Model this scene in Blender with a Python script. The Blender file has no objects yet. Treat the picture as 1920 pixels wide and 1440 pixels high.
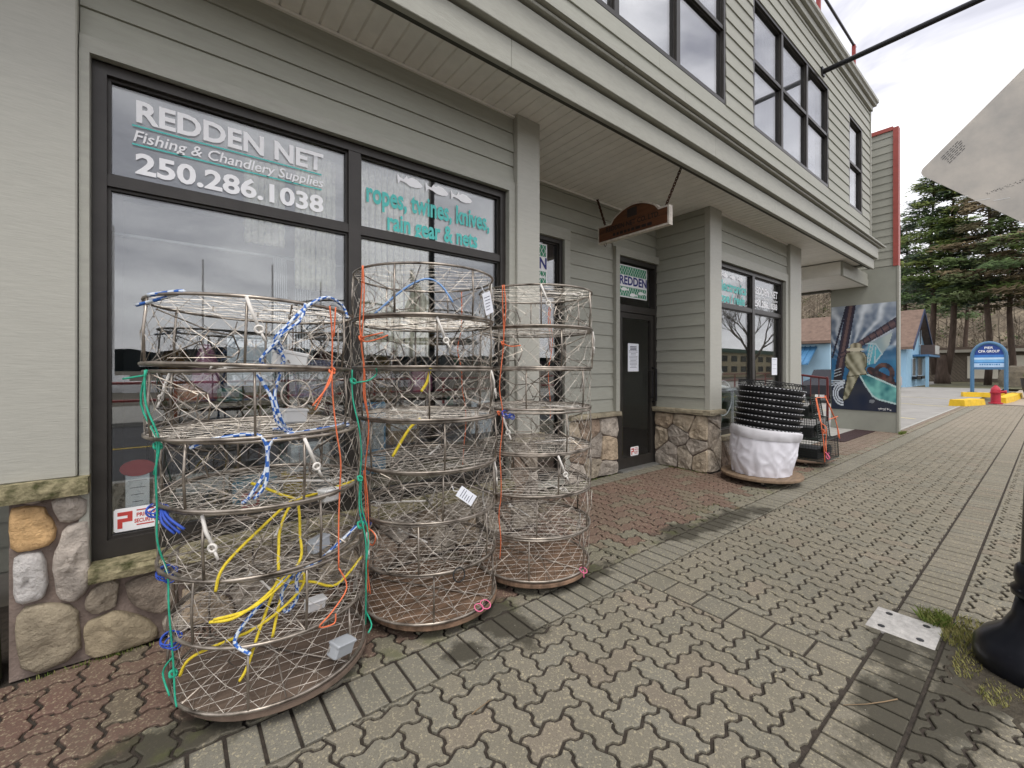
import bpy, bmesh, math, random
from mathutils import Vector, Matrix, noise as mnoise

sc = bpy.context.scene
col = sc.collection
RG = random.Random(11)
rad = math.radians

# ------------------------------------------------------------------ camera
cam_d = bpy.data.cameras.new('camera')
cam = bpy.data.objects.new('camera', cam_d)
col.objects.link(cam)
cam.location = (0, 0, 1.45)
cam.rotation_euler = (rad(90), 0, rad(-38.244))
cam_d.sensor_width = 36.0
cam_d.lens = 15.0
cam_d.shift_y = -28.0 / 1920
cam_d.clip_start = 0.05
cam_d.clip_end = 3000
sc.camera = cam

# ------------------------------------------------------------------ overcast sky and soft sun
SUN_EL, SUN_AZ = rad(63), rad(205)
world = bpy.data.worlds.new('World')
sc.world = world
world.use_nodes = True
wn = world.node_tree
for n in list(wn.nodes):
    wn.nodes.remove(n)
w_out = wn.nodes.new('ShaderNodeOutputWorld')
w_bg = wn.nodes.new('ShaderNodeBackground')
w_bg.inputs['Strength'].default_value = 0.12
sky = wn.nodes.new('ShaderNodeTexSky')
sky.sky_type = 'NISHITA'
sky.sun_disc = False
sky.sun_elevation = SUN_EL
sky.sun_rotation = SUN_AZ
sky.air_density = 1.0
sky.dust_density = 2.0
w_tc = wn.nodes.new('ShaderNodeTexCoord')
w_map = wn.nodes.new('ShaderNodeMapping')
w_map.inputs['Scale'].default_value = (1.3, 2.0, 4.5)
w_no = wn.nodes.new('ShaderNodeTexNoise')
w_no.inputs['Scale'].default_value = 1.5
w_no.inputs['Detail'].default_value = 6
w_no.inputs['Roughness'].default_value = 0.55
w_no.inputs['Distortion'].default_value = 0.4
w_rp = wn.nodes.new('ShaderNodeValToRGB')
w_rp.color_ramp.elements[0].position = 0.32
w_rp.color_ramp.elements[0].color = (3.3, 3.3, 3.75, 1)
w_rp.color_ramp.elements[1].position = 0.60
w_rp.color_ramp.elements[1].color = (8.9, 8.8, 9.05, 1)
w_mx = wn.nodes.new('ShaderNodeMix')
w_mx.data_type = 'RGBA'
w_mx.inputs['Factor'].default_value = 0.93
wl = wn.links
wl.new(w_tc.outputs['Generated'], w_map.inputs['Vector'])
wl.new(w_map.outputs['Vector'], w_no.inputs['Vector'])
wl.new(w_no.outputs['Fac'], w_rp.inputs['Fac'])
wl.new(sky.outputs['Color'], w_mx.inputs[6])
wl.new(w_rp.outputs['Color'], w_mx.inputs[7])
wl.new(w_mx.outputs[2], w_bg.inputs['Color'])
wl.new(w_bg.outputs['Background'], w_out.inputs['Surface'])

sun_d = bpy.data.lights.new('sun', 'SUN')
sun_d.energy = 1.1
sun_d.angle = rad(25)
sun_d.color = (1.0, 0.96, 0.9)
sun = bpy.data.objects.new('sun', sun_d)
col.objects.link(sun)
# light comes from the street side (-y), a little from the left
_az = rad(-112)
sun_dir = Vector((math.cos(_az) * math.cos(SUN_EL), math.sin(_az) * math.cos(SUN_EL), math.sin(SUN_EL)))
sun.rotation_euler = sun_dir.to_track_quat('Z', 'Y').to_euler()
sun.location = (0, -20, 30)
sky.sun_rotation = math.pi / 2 - _az

sc.view_settings.view_transform = 'Standard'
sc.view_settings.look = 'None'
sc.view_settings.gamma = 1.0
sc.view_settings.use_curve_mapping = False
sc.view_settings.exposure = 0.8
sc.render.engine = 'CYCLES'
sc.cycles.use_denoising = True
sc.cycles.max_bounces = 8
sc.cycles.transparent_max_bounces = 24
sc.cycles.caustics_reflective = False
sc.cycles.caustics_refractive = False

# ------------------------------------------------------------------ materials
MATS = {}

def new_mat(name):
    m = bpy.data.materials.new(name)
    m.use_nodes = True
    return m, m.node_tree, m.node_tree.nodes['Principled BSDF']

def M(name, c, rough=0.6, metal=0.0, var=0.12, vs=6.0, stretch=(1, 1, 1), bump=0.0, bs=60.0, bd=0.01, rnd=0.0, c2=None, objcol=False, spec=0.4, detail=5):
    """procedural material: colour broken up by noise in world space, optional fine relief, optional tint per object"""
    if name in MATS:
        return MATS[name]
    m, nt, b = new_mat(name)
    N, L = nt.nodes.new, nt.links.new
    geo = N('ShaderNodeNewGeometry')
    mp = N('ShaderNodeMapping')
    mp.inputs['Scale'].default_value = stretch
    L(geo.outputs['Position'], mp.inputs['Vector'])
    no = N('ShaderNodeTexNoise')
    no.inputs['Scale'].default_value = vs
    no.inputs['Detail'].default_value = detail
    no.inputs['Roughness'].default_value = 0.6
    L(mp.outputs['Vector'], no.inputs['Vector'])
    rp = N('ShaderNodeValToRGB')
    rp.color_ramp.elements[0].position = 0.3
    rp.color_ramp.elements[1].position = 0.7
    lo = [x * (1 - var) for x in c]
    hi = [min(1, x * (1 + var)) for x in (c2 or c)]
    rp.color_ramp.elements[0].color = (*lo, 1)
    rp.color_ramp.elements[1].color = (*hi, 1)
    L(no.outputs['Fac'], rp.inputs['Fac'])
    out = rp.outputs['Color']
    if objcol or rnd:
        oi = N('ShaderNodeObjectInfo')
    if objcol:
        mu = N('ShaderNodeMix'); mu.data_type = 'RGBA'; mu.blend_type = 'MULTIPLY'
        mu.inputs['Factor'].default_value = 1
        L(out, mu.inputs[6]); L(oi.outputs['Color'], mu.inputs[7])
        out = mu.outputs[2]
    if rnd:
        mr = N('ShaderNodeMapRange')
        mr.inputs['To Min'].default_value = 1 - rnd
        mr.inputs['To Max'].default_value = 1 + rnd
        L(oi.outputs['Random'], mr.inputs['Value'])
        hs = N('ShaderNodeHueSaturation')
        L(mr.outputs['Result'], hs.inputs['Value'])
        L(out, hs.inputs['Color'])
        out = hs.outputs['Color']
    L(out, b.inputs['Base Color'])
    b.inputs['Roughness'].default_value = rough
    b.inputs['Metallic'].default_value = metal
    b.inputs['Specular IOR Level'].default_value = spec
    if bump:
        n2 = N('ShaderNodeTexNoise')
        n2.inputs['Scale'].default_value = bs
        n2.inputs['Detail'].default_value = 4 if bd < .02 else 9
        n2.inputs['Roughness'].default_value = .5 if bd < .02 else .68
        L(mp.outputs['Vector'], n2.inputs['Vector'])
        bp = N('ShaderNodeBump')
        bp.inputs['Strength'].default_value = bump
        bp.inputs['Distance'].default_value = bd
        L(n2.outputs['Fac'], bp.inputs['Height'])
        L(bp.outputs['Normal'], b.inputs['Normal'])
    MATS[name] = m
    return m

def glass_mat(name, ior, tint=(1, 1, 1)):
    m = bpy.data.materials.new(name)
    m.use_nodes = True
    nt = m.node_tree
    for n in list(nt.nodes):
        nt.nodes.remove(n)
    o = nt.nodes.new('ShaderNodeOutputMaterial')
    t = nt.nodes.new('ShaderNodeBsdfTransparent')
    t.inputs['Color'].default_value = (*tint, 1)
    g = nt.nodes.new('ShaderNodeBsdfGlossy')
    g.inputs['Roughness'].default_value = 0.0
    f = nt.nodes.new('ShaderNodeFresnel')
    f.inputs['IOR'].default_value = ior
    x = nt.nodes.new('ShaderNodeMixShader')
    ge = nt.nodes.new('ShaderNodeNewGeometry')      # reflect at the outer face only: a thin pane, not a block
    iv = nt.nodes.new('ShaderNodeMath'); iv.operation = 'SUBTRACT'; iv.inputs[0].default_value = 1.0
    mu = nt.nodes.new('ShaderNodeMath'); mu.operation = 'MULTIPLY'
    nt.links.new(ge.outputs['Backfacing'], iv.inputs[1])
    nt.links.new(iv.outputs[0], mu.inputs[0]); nt.links.new(f.outputs['Fac'], mu.inputs[1])
    nt.links.new(mu.outputs[0], x.inputs['Fac'])
    nt.links.new(t.outputs['BSDF'], x.inputs[1])
    nt.links.new(g.outputs['BSDF'], x.inputs[2])
    nt.links.new(x.outputs['Shader'], o.inputs['Surface'])
    MATS[name] = m
    return m

def attr_mat(name, rough=0.7, speck=0.0, attr='tint', bump=0.0, bs=200.0, spec=0.3):
    m, nt, b = new_mat(name)
    N, L = nt.nodes.new, nt.links.new
    a = N('ShaderNodeAttribute'); a.attribute_name = attr
    L(a.outputs['Color'], b.inputs['Base Color'])
    b.inputs['Roughness'].default_value = rough
    b.inputs['Specular IOR Level'].default_value = spec
    MATS[name] = m
    return m

SAGE = (0.325, 0.325, 0.276)
PAINT = M('sage_paint', SAGE, 0.6, var=0.06, vs=5, bump=0.14, bs=26, stretch=(1.2, 6, 7), rnd=0.045)
PAINTX = M('sage_paint_side', SAGE, 0.6, var=0.06, vs=5, bump=0.14, bs=26, stretch=(6, 1.2, 7), rnd=0.045)
TRIM = M('sage_trim', (0.34, 0.337, 0.29), 0.55, var=0.07, vs=4, bump=0.22, bs=18, stretch=(2, 5, 9), rnd=0.03)
TRIMV = M('sage_trim_post', (0.395, 0.388, 0.34), 0.5, var=0.05, vs=5, bump=0.11, bs=9, stretch=(2.2, 2.2, 16), rnd=0.02)
SOFFIT = M('soffit_vinyl', (0.86, 0.84, 0.79), 0.5, var=0.05, vs=8, bump=0.05, bs=30, rnd=0.03)
BRONZE = M('bronze_aluminium', (0.040, 0.036, 0.032), 0.38, 0.2, var=0.15, vs=10)
MORTAR = M('mortar', (0.20, 0.155, 0.13), 0.9, var=0.25, vs=14, bump=0.5, bs=90)
STONE = M('fieldstone', (0.80, 0.80, 0.80), 0.9, var=0.42, vs=8, bump=1.0, bs=15, bd=.045, objcol=True, rnd=0.06, detail=10)
CAPST = M('capstone', (0.31, 0.27, 0.19), 0.85, var=0.3, vs=12, bump=0.9, bs=40, rnd=0.08)
MOSSCAP = M('mossy_capstone', (0.11, 0.115, 0.04), 0.95, var=0.5, vs=18, bump=0.9, bs=50, c2=(0.30, 0.26, 0.16))
GLASS_O = glass_mat('window_glass', 1.5)
GLASS_U = glass_mat('mirror_coated_glass', 4.6, (0.95, 0.96, 0.97))
GLASS_C = glass_mat('reflective_window_glass', 2.2, (0.97, 0.98, 0.98))
GLASS_I = glass_mat('coated_window_glass', 2.7, (0.93, 0.95, 0.95))
WHITE = M('white_vinyl', (0.92, 0.92, 0.92), 0.4, var=0.01)
TEAL = M('teal_vinyl', (0.10, 0.55, 0.50), 0.45, var=0.04)
RUST = M('rusty_chain', (0.07, 0.03, 0.018), 0.8, 0.3, var=0.4, vs=60)
PAPER = M('paper', (0.78, 0.80, 0.85), 0.8, var=0.04, vs=20)
INK = M('ink', (0.06, 0.065, 0.10), 0.8, var=0.1)
BLACKP = M('black_paint', (0.012, 0.012, 0.014), 0.35, 0.1, var=0.2, vs=12)
DARKROOM = M('shop_wall_paint', (0.34, 0.34, 0.35), 0.9, var=0.06)
SHOPFLOOR = M('shop_floor_tile', (0.13, 0.12, 0.11), 0.5, var=0.1)

# ------------------------------------------------------------------ mesh helpers
ORIGIN = {}

class MB:
    def __init__(s):
        s.v, s.f, s.c, s.m = [], [], [], []

    def add(s, vs, fs, tint=None, mi=0):
        o = len(s.v)
        s.v += [tuple(p) for p in vs]
        for f in fs:
            s.f.append(tuple(i + o for i in f))
            s.c.append(tint)
            s.m.append(mi)

    def box(s, x0, x1, y0, y1, z0, z1, tint=None, mi=0):
        vs = [(x, y, z) for z in (z0, z1) for y in (y0, y1) for x in (x0, x1)]
        s.add(vs, [(0, 2, 3, 1), (4, 5, 7, 6), (0, 1, 5, 4), (2, 6, 7, 3), (0, 4, 6, 2), (1, 3, 7, 5)], tint, mi)
        return s

    def hexa(s, pts, tint=None, mi=0):
        """8 corners in the order of box()"""
        s.add(pts, [(0, 2, 3, 1), (4, 5, 7, 6), (0, 1, 5, 4), (2, 6, 7, 3), (0, 4, 6, 2), (1, 3, 7, 5)], tint, mi)
        return s

    def tube(s, pts, r, n=6, closed=False, tint=None, caps=True, mi=None, r_end=None):
        pts = [Vector(p) for p in pts]
        k = len(pts)
        if k < 2:
            return s
        rings = []
        ref = None
        for i, p in enumerate(pts):
            if closed:
                t = pts[(i + 1) % k] - pts[i - 1]
            else:
                t = pts[min(i + 1, k - 1)] - pts[max(i - 1, 0)]
            if t.length < 1e-9:
                t = Vector((0, 0, 1))
            t.normalize()
            if ref is None:
                ref = Vector((0, 0, 1)) if abs(t.z) < 0.9 else Vector((1, 0, 0))
            a = (ref - t * ref.dot(t))
            if a.length < 1e-6:
                a = t.orthogonal()
            a.normalize()
            ref = a
            b = t.cross(a)
            rr = r if r_end is None else r + (r_end - r) * i / (k - 1)
            rings.append([p + (a * math.cos(2 * math.pi * j / n) + b * math.sin(2 * math.pi * j / n)) * rr for j in range(n)])
        vs = [q for g in rings for q in g]
        fs, ms = [], []
        for i in range(k if closed else k - 1):
            i2 = (i + 1) % k
            for j in range(n):
                fs.append((i * n + j, i * n + (j + 1) % n, i2 * n + (j + 1) % n, i2 * n + j))
                ms.append(mi(i, j) if callable(mi) else (mi or 0))
        if caps and not closed and n > 2:
            fs.append(tuple(range(n - 1, -1, -1))); ms.append(0)
            fs.append(tuple((k - 1) * n + j for j in range(n))); ms.append(0)
        o = len(s.v)
        s.v += [tuple(q) for q in vs]
        for f, mm in zip(fs, ms):
            s.f.append(tuple(i + o for i in f)); s.c.append(tint); s.m.append(mm)
        return s

    def seg(s, a, b, r, n=3, tint=None):
        return s.tube((a, b), r, n, False, tint, caps=False)

    def lathe(s, prof, cx=0, cy=0, n=24, tint=None, mi=0):
        vs = []
        for r, z in prof:
            for j in range(n):
                t = 2 * math.pi * j / n
                vs.append((cx + r * math.cos(t), cy + r * math.sin(t), z))
        fs = []
        for i in range(len(prof) - 1):
            for j in range(n):
                fs.append((i * n + j, i * n + (j + 1) % n, (i + 1) * n + (j + 1) % n, (i + 1) * n + j))
        fs.append(tuple(range(n - 1, -1, -1)))
        fs.append(tuple((len(prof) - 1) * n + j for j in range(n)))
        s.add(vs, fs, tint, mi)
        return s

    def prism(s, poly, fn, d0, d1, tint=None, mi=0):
        """poly: 2-D outline; fn(a, b, d) places it; d0 back, d1 front"""
        n = len(poly)
        vs = [fn(a, b, d0) for a, b in poly] + [fn(a, b, d1) for a, b in poly]
        fs = [tuple(range(n)), tuple(range(2 * n - 1, n - 1, -1))]
        fs += [(i, (i + 1) % n, n + (i + 1) % n, n + i) for i in range(n)]
        s.add(vs, fs, tint, mi)
        return s

    def mesh(s, name, mats, smooth=False, fix=True, attr=False, org=(0, 0, 0)):
        me = bpy.data.meshes.new(name)
        ox, oy, oz = org
        me.from_pydata([(x - ox, y - oy, z - oz) for x, y, z in s.v], [], s.f)
        for m in (mats if isinstance(mats, (list, tuple)) else [mats]):
            me.materials.append(m)
        if any(s.m):
            me.polygons.foreach_set('material_index', s.m)
        if attr:
            ca = me.color_attributes.new('tint', 'FLOAT_COLOR', 'CORNER')
            data = []
            for p, c in zip(s.f, s.c):
                c = c or (0.5, 0.5, 0.5)
                data += [c[0], c[1], c[2], 1.0] * len(p)
            ca.data.foreach_set('color', data)
        if fix:
            b = bmesh.new(); b.from_mesh(me)
            bmesh.ops.recalc_face_normals(b, faces=b.faces)
            b.to_mesh(me); b.free()
        if smooth:
            me.polygons.foreach_set('use_smooth', [True] * len(me.polygons))
        me.update()
        return me

    def build(s, name, mats, parent=None, **kw):
        org = ORIGIN.get(parent.name, (0, 0, 0)) if parent else (0, 0, 0)
        return link(name, s.mesh(name, mats, org=org, **kw), parent)

def link(name, me, parent=None):
    o = bpy.data.objects.new(name, me)
    col.objects.link(o)
    if parent:
        o.parent = parent
        ORIGIN[o.name] = ORIGIN.get(parent.name, (0, 0, 0))
    return o

def tag(o, label, cat, group=None):
    o['label'] = label; o['category'] = cat
    if group:
        o['group'] = group
    return o

def thing(name, label, cat, loc=(0, 0, 0), group=None):
    o = bpy.data.objects.new(name, None)
    col.objects.link(o)
    o.empty_display_size = 0.1
    o.location = loc
    ORIGIN[o.name] = tuple(loc)
    return tag(o, label, cat, group)

def struct(o, kind='structure'):
    o['kind'] = kind
    return o

def bevel_box(x0, x1, y0, y1, z0, z1, b=0.01):
    """box with chamfered vertical edges and top edges"""
    m = MB()
    o = [(x0 + b, y0), (x1 - b, y0), (x1, y0 + b), (x1, y1 - b), (x1 - b, y1), (x0 + b, y1), (x0, y1 - b), (x0, y0 + b)]
    cx, cy = (x0 + x1) / 2, (y0 + y1) / 2
    i = [(cx + (x - cx) * (1 - 2 * b / (x1 - x0)), cy + (y - cy) * (1 - 2 * b / (y1 - y0))) for x, y in o]
    L = [[(x, y, z0 + b) for x, y in o], [(x, y, z1 - b) for x, y in o]]
    vs = [(x, y, z0) for x, y in i] + L[0] + L[1] + [(x, y, z1) for x, y in i]
    fs = [tuple(range(7, -1, -1)), tuple(range(24, 32))]
    for k in range(3):
        fs += [(k * 8 + j, k * 8 + (j + 1) % 8, (k + 1) * 8 + (j + 1) % 8, (k + 1) * 8 + j) for j in range(8)]
    m.add(vs, fs)
    return m

def front(Y):      # a wall facing the street (-y): (x, z, depth out of the wall)
    return lambda a, b, d: (a, Y - d, b)

def side(X):       # a wall facing left (-x): (y, z, depth out of the wall)
    return lambda a, b, d: (X - d, a, b)

def text(body, fn_mat, x0, x1, zb, cap, mat, name, parent, shear=0.0, bold=0.0, ext=0.0015, keep=False):
    """lettering as a flat mesh fitted between x0 and x1, baseline zb, capital height cap; fn_mat: plane matrix"""
    cu = bpy.data.curves.new('lettering', 'FONT')
    cu.body = body; cu.size = 1.0; cu.extrude = 0.0; cu.shear = shear; cu.offset = bold
    cu.resolution_u = 3
    cu.fill_mode = 'FRONT'
    t = bpy.data.objects.new('tmp', cu)
    col.objects.link(t)
    dg = bpy.context.evaluated_depsgraph_get()
    dg.update()
    me = bpy.data.meshes.new_from_object(t.evaluated_get(dg))
    bpy.data.objects.remove(t)
    xs = [v.co.x for v in me.vertices]; ys = [v.co.y for v in me.vertices]
    if not xs:
        return None
    a0, a1 = min(xs), max(xs)
    sx = (x1 - x0) / (a1 - a0)
    sy = cap / 0.73
    if keep:
        sx = sy
    org = ORIGIN.get(parent.name, (0, 0, 0)) if parent else (0, 0, 0)
    for v in me.vertices:
        p = fn_mat((v.co.x - a0) * sx + x0, v.co.y * sy + zb, ext)
        v.co = (p[0] - org[0], p[1] - org[1], p[2] - org[2])
    me.materials.clear(); me.materials.append(mat)
    me.name = name
    return link(name, me, parent)

def chaikin(poly, it=1, k=.25):
    for _ in range(it):
        q = []
        n = len(poly)
        for i in range(n):
            a, b = poly[i], poly[(i + 1) % n]
            q.append((a[0] * (1 - k) + b[0] * k, a[1] * (1 - k) + b[1] * k))
            q.append((a[0] * k + b[0] * (1 - k), a[1] * k + b[1] * (1 - k)))
        poly = q
    return poly

def clip_half(poly, nx, ny, c):
    """keep nx*x + ny*y <= c"""
    out = []
    n = len(poly)
    for i in range(n):
        a, b = poly[i], poly[(i + 1) % n]
        da, db = nx * a[0] + ny * a[1] - c, nx * b[0] + ny * b[1] - c
        if da <= 0:
            out.append(a)
        if (da < 0 < db) or (db < 0 < da):
            t = da / (da - db)
            out.append((a[0] + (b[0] - a[0]) * t, a[1] + (b[1] - a[1]) * t))
    return out

def area(p):
    return 0.5 * sum(p[i][0] * p[(i + 1) % len(p)][1] - p[(i + 1) % len(p)][0] * p[i][1] for i in range(len(p)))

def clip_rect(poly, x0, x1, y0, y1):
    for h in ((-1, 0, -x0), (1, 0, x1), (0, -1, -y0), (0, 1, y1)):
        if len(poly) < 3:
            return []
        poly = clip_half(poly, *h)
    return poly

def inset(poly, d):
    if area(poly) < 0:
        poly = poly[::-1]
    n = len(poly)
    out = []
    for i in range(n):
        a, p, b = poly[i - 1], poly[i], poly[(i + 1) % n]
        e1 = Vector((p[0] - a[0], p[1] - a[1])); e2 = Vector((b[0] - p[0], b[1] - p[1]))
        if e1.length < 1e-6 or e2.length < 1e-6:
            out.append(p); continue
        e1.normalize(); e2.normalize()
        n1 = Vector((-e1.y, e1.x)); n2 = Vector((-e2.y, e2.x))
        m = n1 + n2
        if m.length < 1e-4:
            m = n1
        m.normalize()
        k = min(1.6, 1 / max(0.3, m.dot(n1)))
        out.append((p[0] + m.x * d * k, p[1] + m.y * d * k))
    return out

def voronoi(x0, x1, z0, z1, size, joint, rng, squash=0.8):
    nx = max(1, round((x1 - x0) / size)); nz = max(1, round((z1 - z0) / (size * squash)))
    seeds = []
    for j in range(nz):
        for i in range(nx):
            off = 0.5 if j % 2 else 0
            seeds.append((x0 + (i + .5 + off * .7 - .15 + rng.uniform(-.32, .32)) * (x1 - x0) / nx, z0 + (j + .5 + rng.uniform(-.3, .3)) * (z1 - z0) / nz))
    cells = []
    for a in seeds:
        p = [(x0 + joint / 2, z0 + .004), (x1 - joint / 2, z0 + .004), (x1 - joint / 2, z1 - joint / 2), (x0 + joint / 2, z1 - joint / 2)]
        for b in seeds:
            if b is a:
                continue
            dx, dz = b[0] - a[0], b[1] - a[1]
            L = math.hypot(dx, dz)
            if L > size * 4:
                continue
            nx_, nz_ = dx / L, dz / L
            c = nx_ * (a[0] + b[0]) / 2 + nz_ * (a[1] + b[1]) / 2 - joint / 2
            p = clip_half(p, nx_, nz_, c)
            if len(p) < 3:
                break
        if len(p) >= 3 and abs(area(p)) > 0.0012:
            cells.append(p)
    return cells

STONES = [(0.60, 0.50, 0.37), (0.54, 0.46, 0.35), (0.64, 0.53, 0.39), (0.47, 0.40, 0.32), (0.56, 0.44, 0.31), (0.57, 0.50, 0.42), (0.40, 0.30, 0.22), (0.66, 0.57, 0.45)]

def stone(poly, fn, parent, color, rng, depth=0.035, rounded=True):
    poly = chaikin(poly, 1) if rounded else chaikin(chaikin(poly, 1, .10), 1, .3)
    if area(poly) < 0:
        poly = poly[::-1]
    jit = [(p[0] + rng.uniform(-.004, .004), p[1] + rng.uniform(-.004, .004)) for p in poly]
    cx = sum(p[0] for p in jit) / len(jit); cz = sum(p[1] for p in jit) / len(jit)
    n = len(jit)
    rings = [(1.0, -0.01), (1.0, depth * .5), (0.95, depth * .85), (0.84, depth), (0.66, depth * 1.05), (0.45, depth * 1.1), (0.22, depth * 1.12)] if rounded else [(1.0, -0.01), (1.0, depth * .6), (0.95, depth * .95), (0.70, depth * 1.05), (0.35, depth * 1.1)]
    vs = []
    ph = rng.uniform(0, 99)
    for k, (s, d) in enumerate(rings):
        for (a, b) in jit:
            aa, bb = cx + (a - cx) * s, cz + (b - cz) * s
            dd = d
            if k >= 2:
                dd += (0.026 * mnoise.noise((aa * 9 + ph, bb * 9, ph)) + .014 * mnoise.noise((aa * 26, bb * 26, ph))) * (1 if k > 2 else .5)
            vs.append(fn(aa, bb, dd))
    vs.append(fn(cx, cz, depth * 1.15 + rng.uniform(-.01, .008)))
    fs = []
    for k in range(len(rings) - 1):
        fs += [(k * n + i, k * n + (i + 1) % n, (k + 1) * n + (i + 1) % n, (k + 1) * n + i) for i in range(n)]
    k = len(rings) - 1
    fs += [(k * n + i, k * n + (i + 1) % n, len(vs) - 1) for i in range(n)]
    m = MB(); m.add(vs, fs)
    o = m.build('stone', STONE, parent, smooth=rounded)
    kk = rng.uniform(.85, 1.12)
    o.color = (*[min(1, c * kk) for c in color], 1)
    return o

def stone_panel(x0, x1, z0, z1, fn, parent, rng, size=0.27):
    for p in voronoi(x0, x1, z0, z1, size, 0.010, rng):
        stone(p, fn, parent, rng.choice(STONES), rng, rounded=False)
# ------------------------------------------------------------------ ground sheets
ASPH = M('asphalt', (0.26, 0.25, 0.23), 0.9, var=0.14, vs=1.5, bump=0.3, bs=120)
ROADM = M('road_asphalt', (0.055, 0.055, 0.057), 0.85, var=0.2, vs=4, bump=0.3, bs=120)
EARTH = M('earth', (0.12, 0.105, 0.08), 0.95, var=0.3, vs=2)
SAND = M('joint_sand', (0.045, 0.036, 0.028), 0.95, var=0.4, vs=30, bump=0.6, bs=200)
CONC = M('concrete', (0.34, 0.33, 0.30), 0.85, var=0.15, vs=5, bump=0.2, bs=100)

def sheet(name, x0, x1, y0, y1, z, mat, thick=0.0):
    m = MB()
    m.add([(x0, y0, z), (x1, y0, z), (x1, y1, z), (x0, y1, z)], [(0, 1, 2, 3)])
    return struct(m.build(name, mat, fix=False))

sheet('ground', -1500, 1500, -1500, 1500, -0.16, EARTH)
sheet('road', -200, 200, -9.5, -1.35, -0.13, ROADM)
m = MB(); m.box(-200, 200, -1.35, -1.20, -0.16, -0.004); struct(m.build('kerb', CONC))
pv = MB()
pv.add([(-3, -1.2, -.012), (26.5, -1.2, -.012), (26.5, 2.25, -.012), (13.0, 2.25, -.012), (13.0, 4.0, -.012), (-3, 4.0, -.012)], [(0, 1, 2, 3, 4, 5)])
pavement = struct(pv.build('pavement', SAND, fix=False))
sheet('parking_lot', 13.0, 110, 2.28, 70, -0.016, ASPH)
sheet('breezeway_floor', 9.3, 13.0, 2.9, 9.0, -0.004, CONC)

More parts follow.
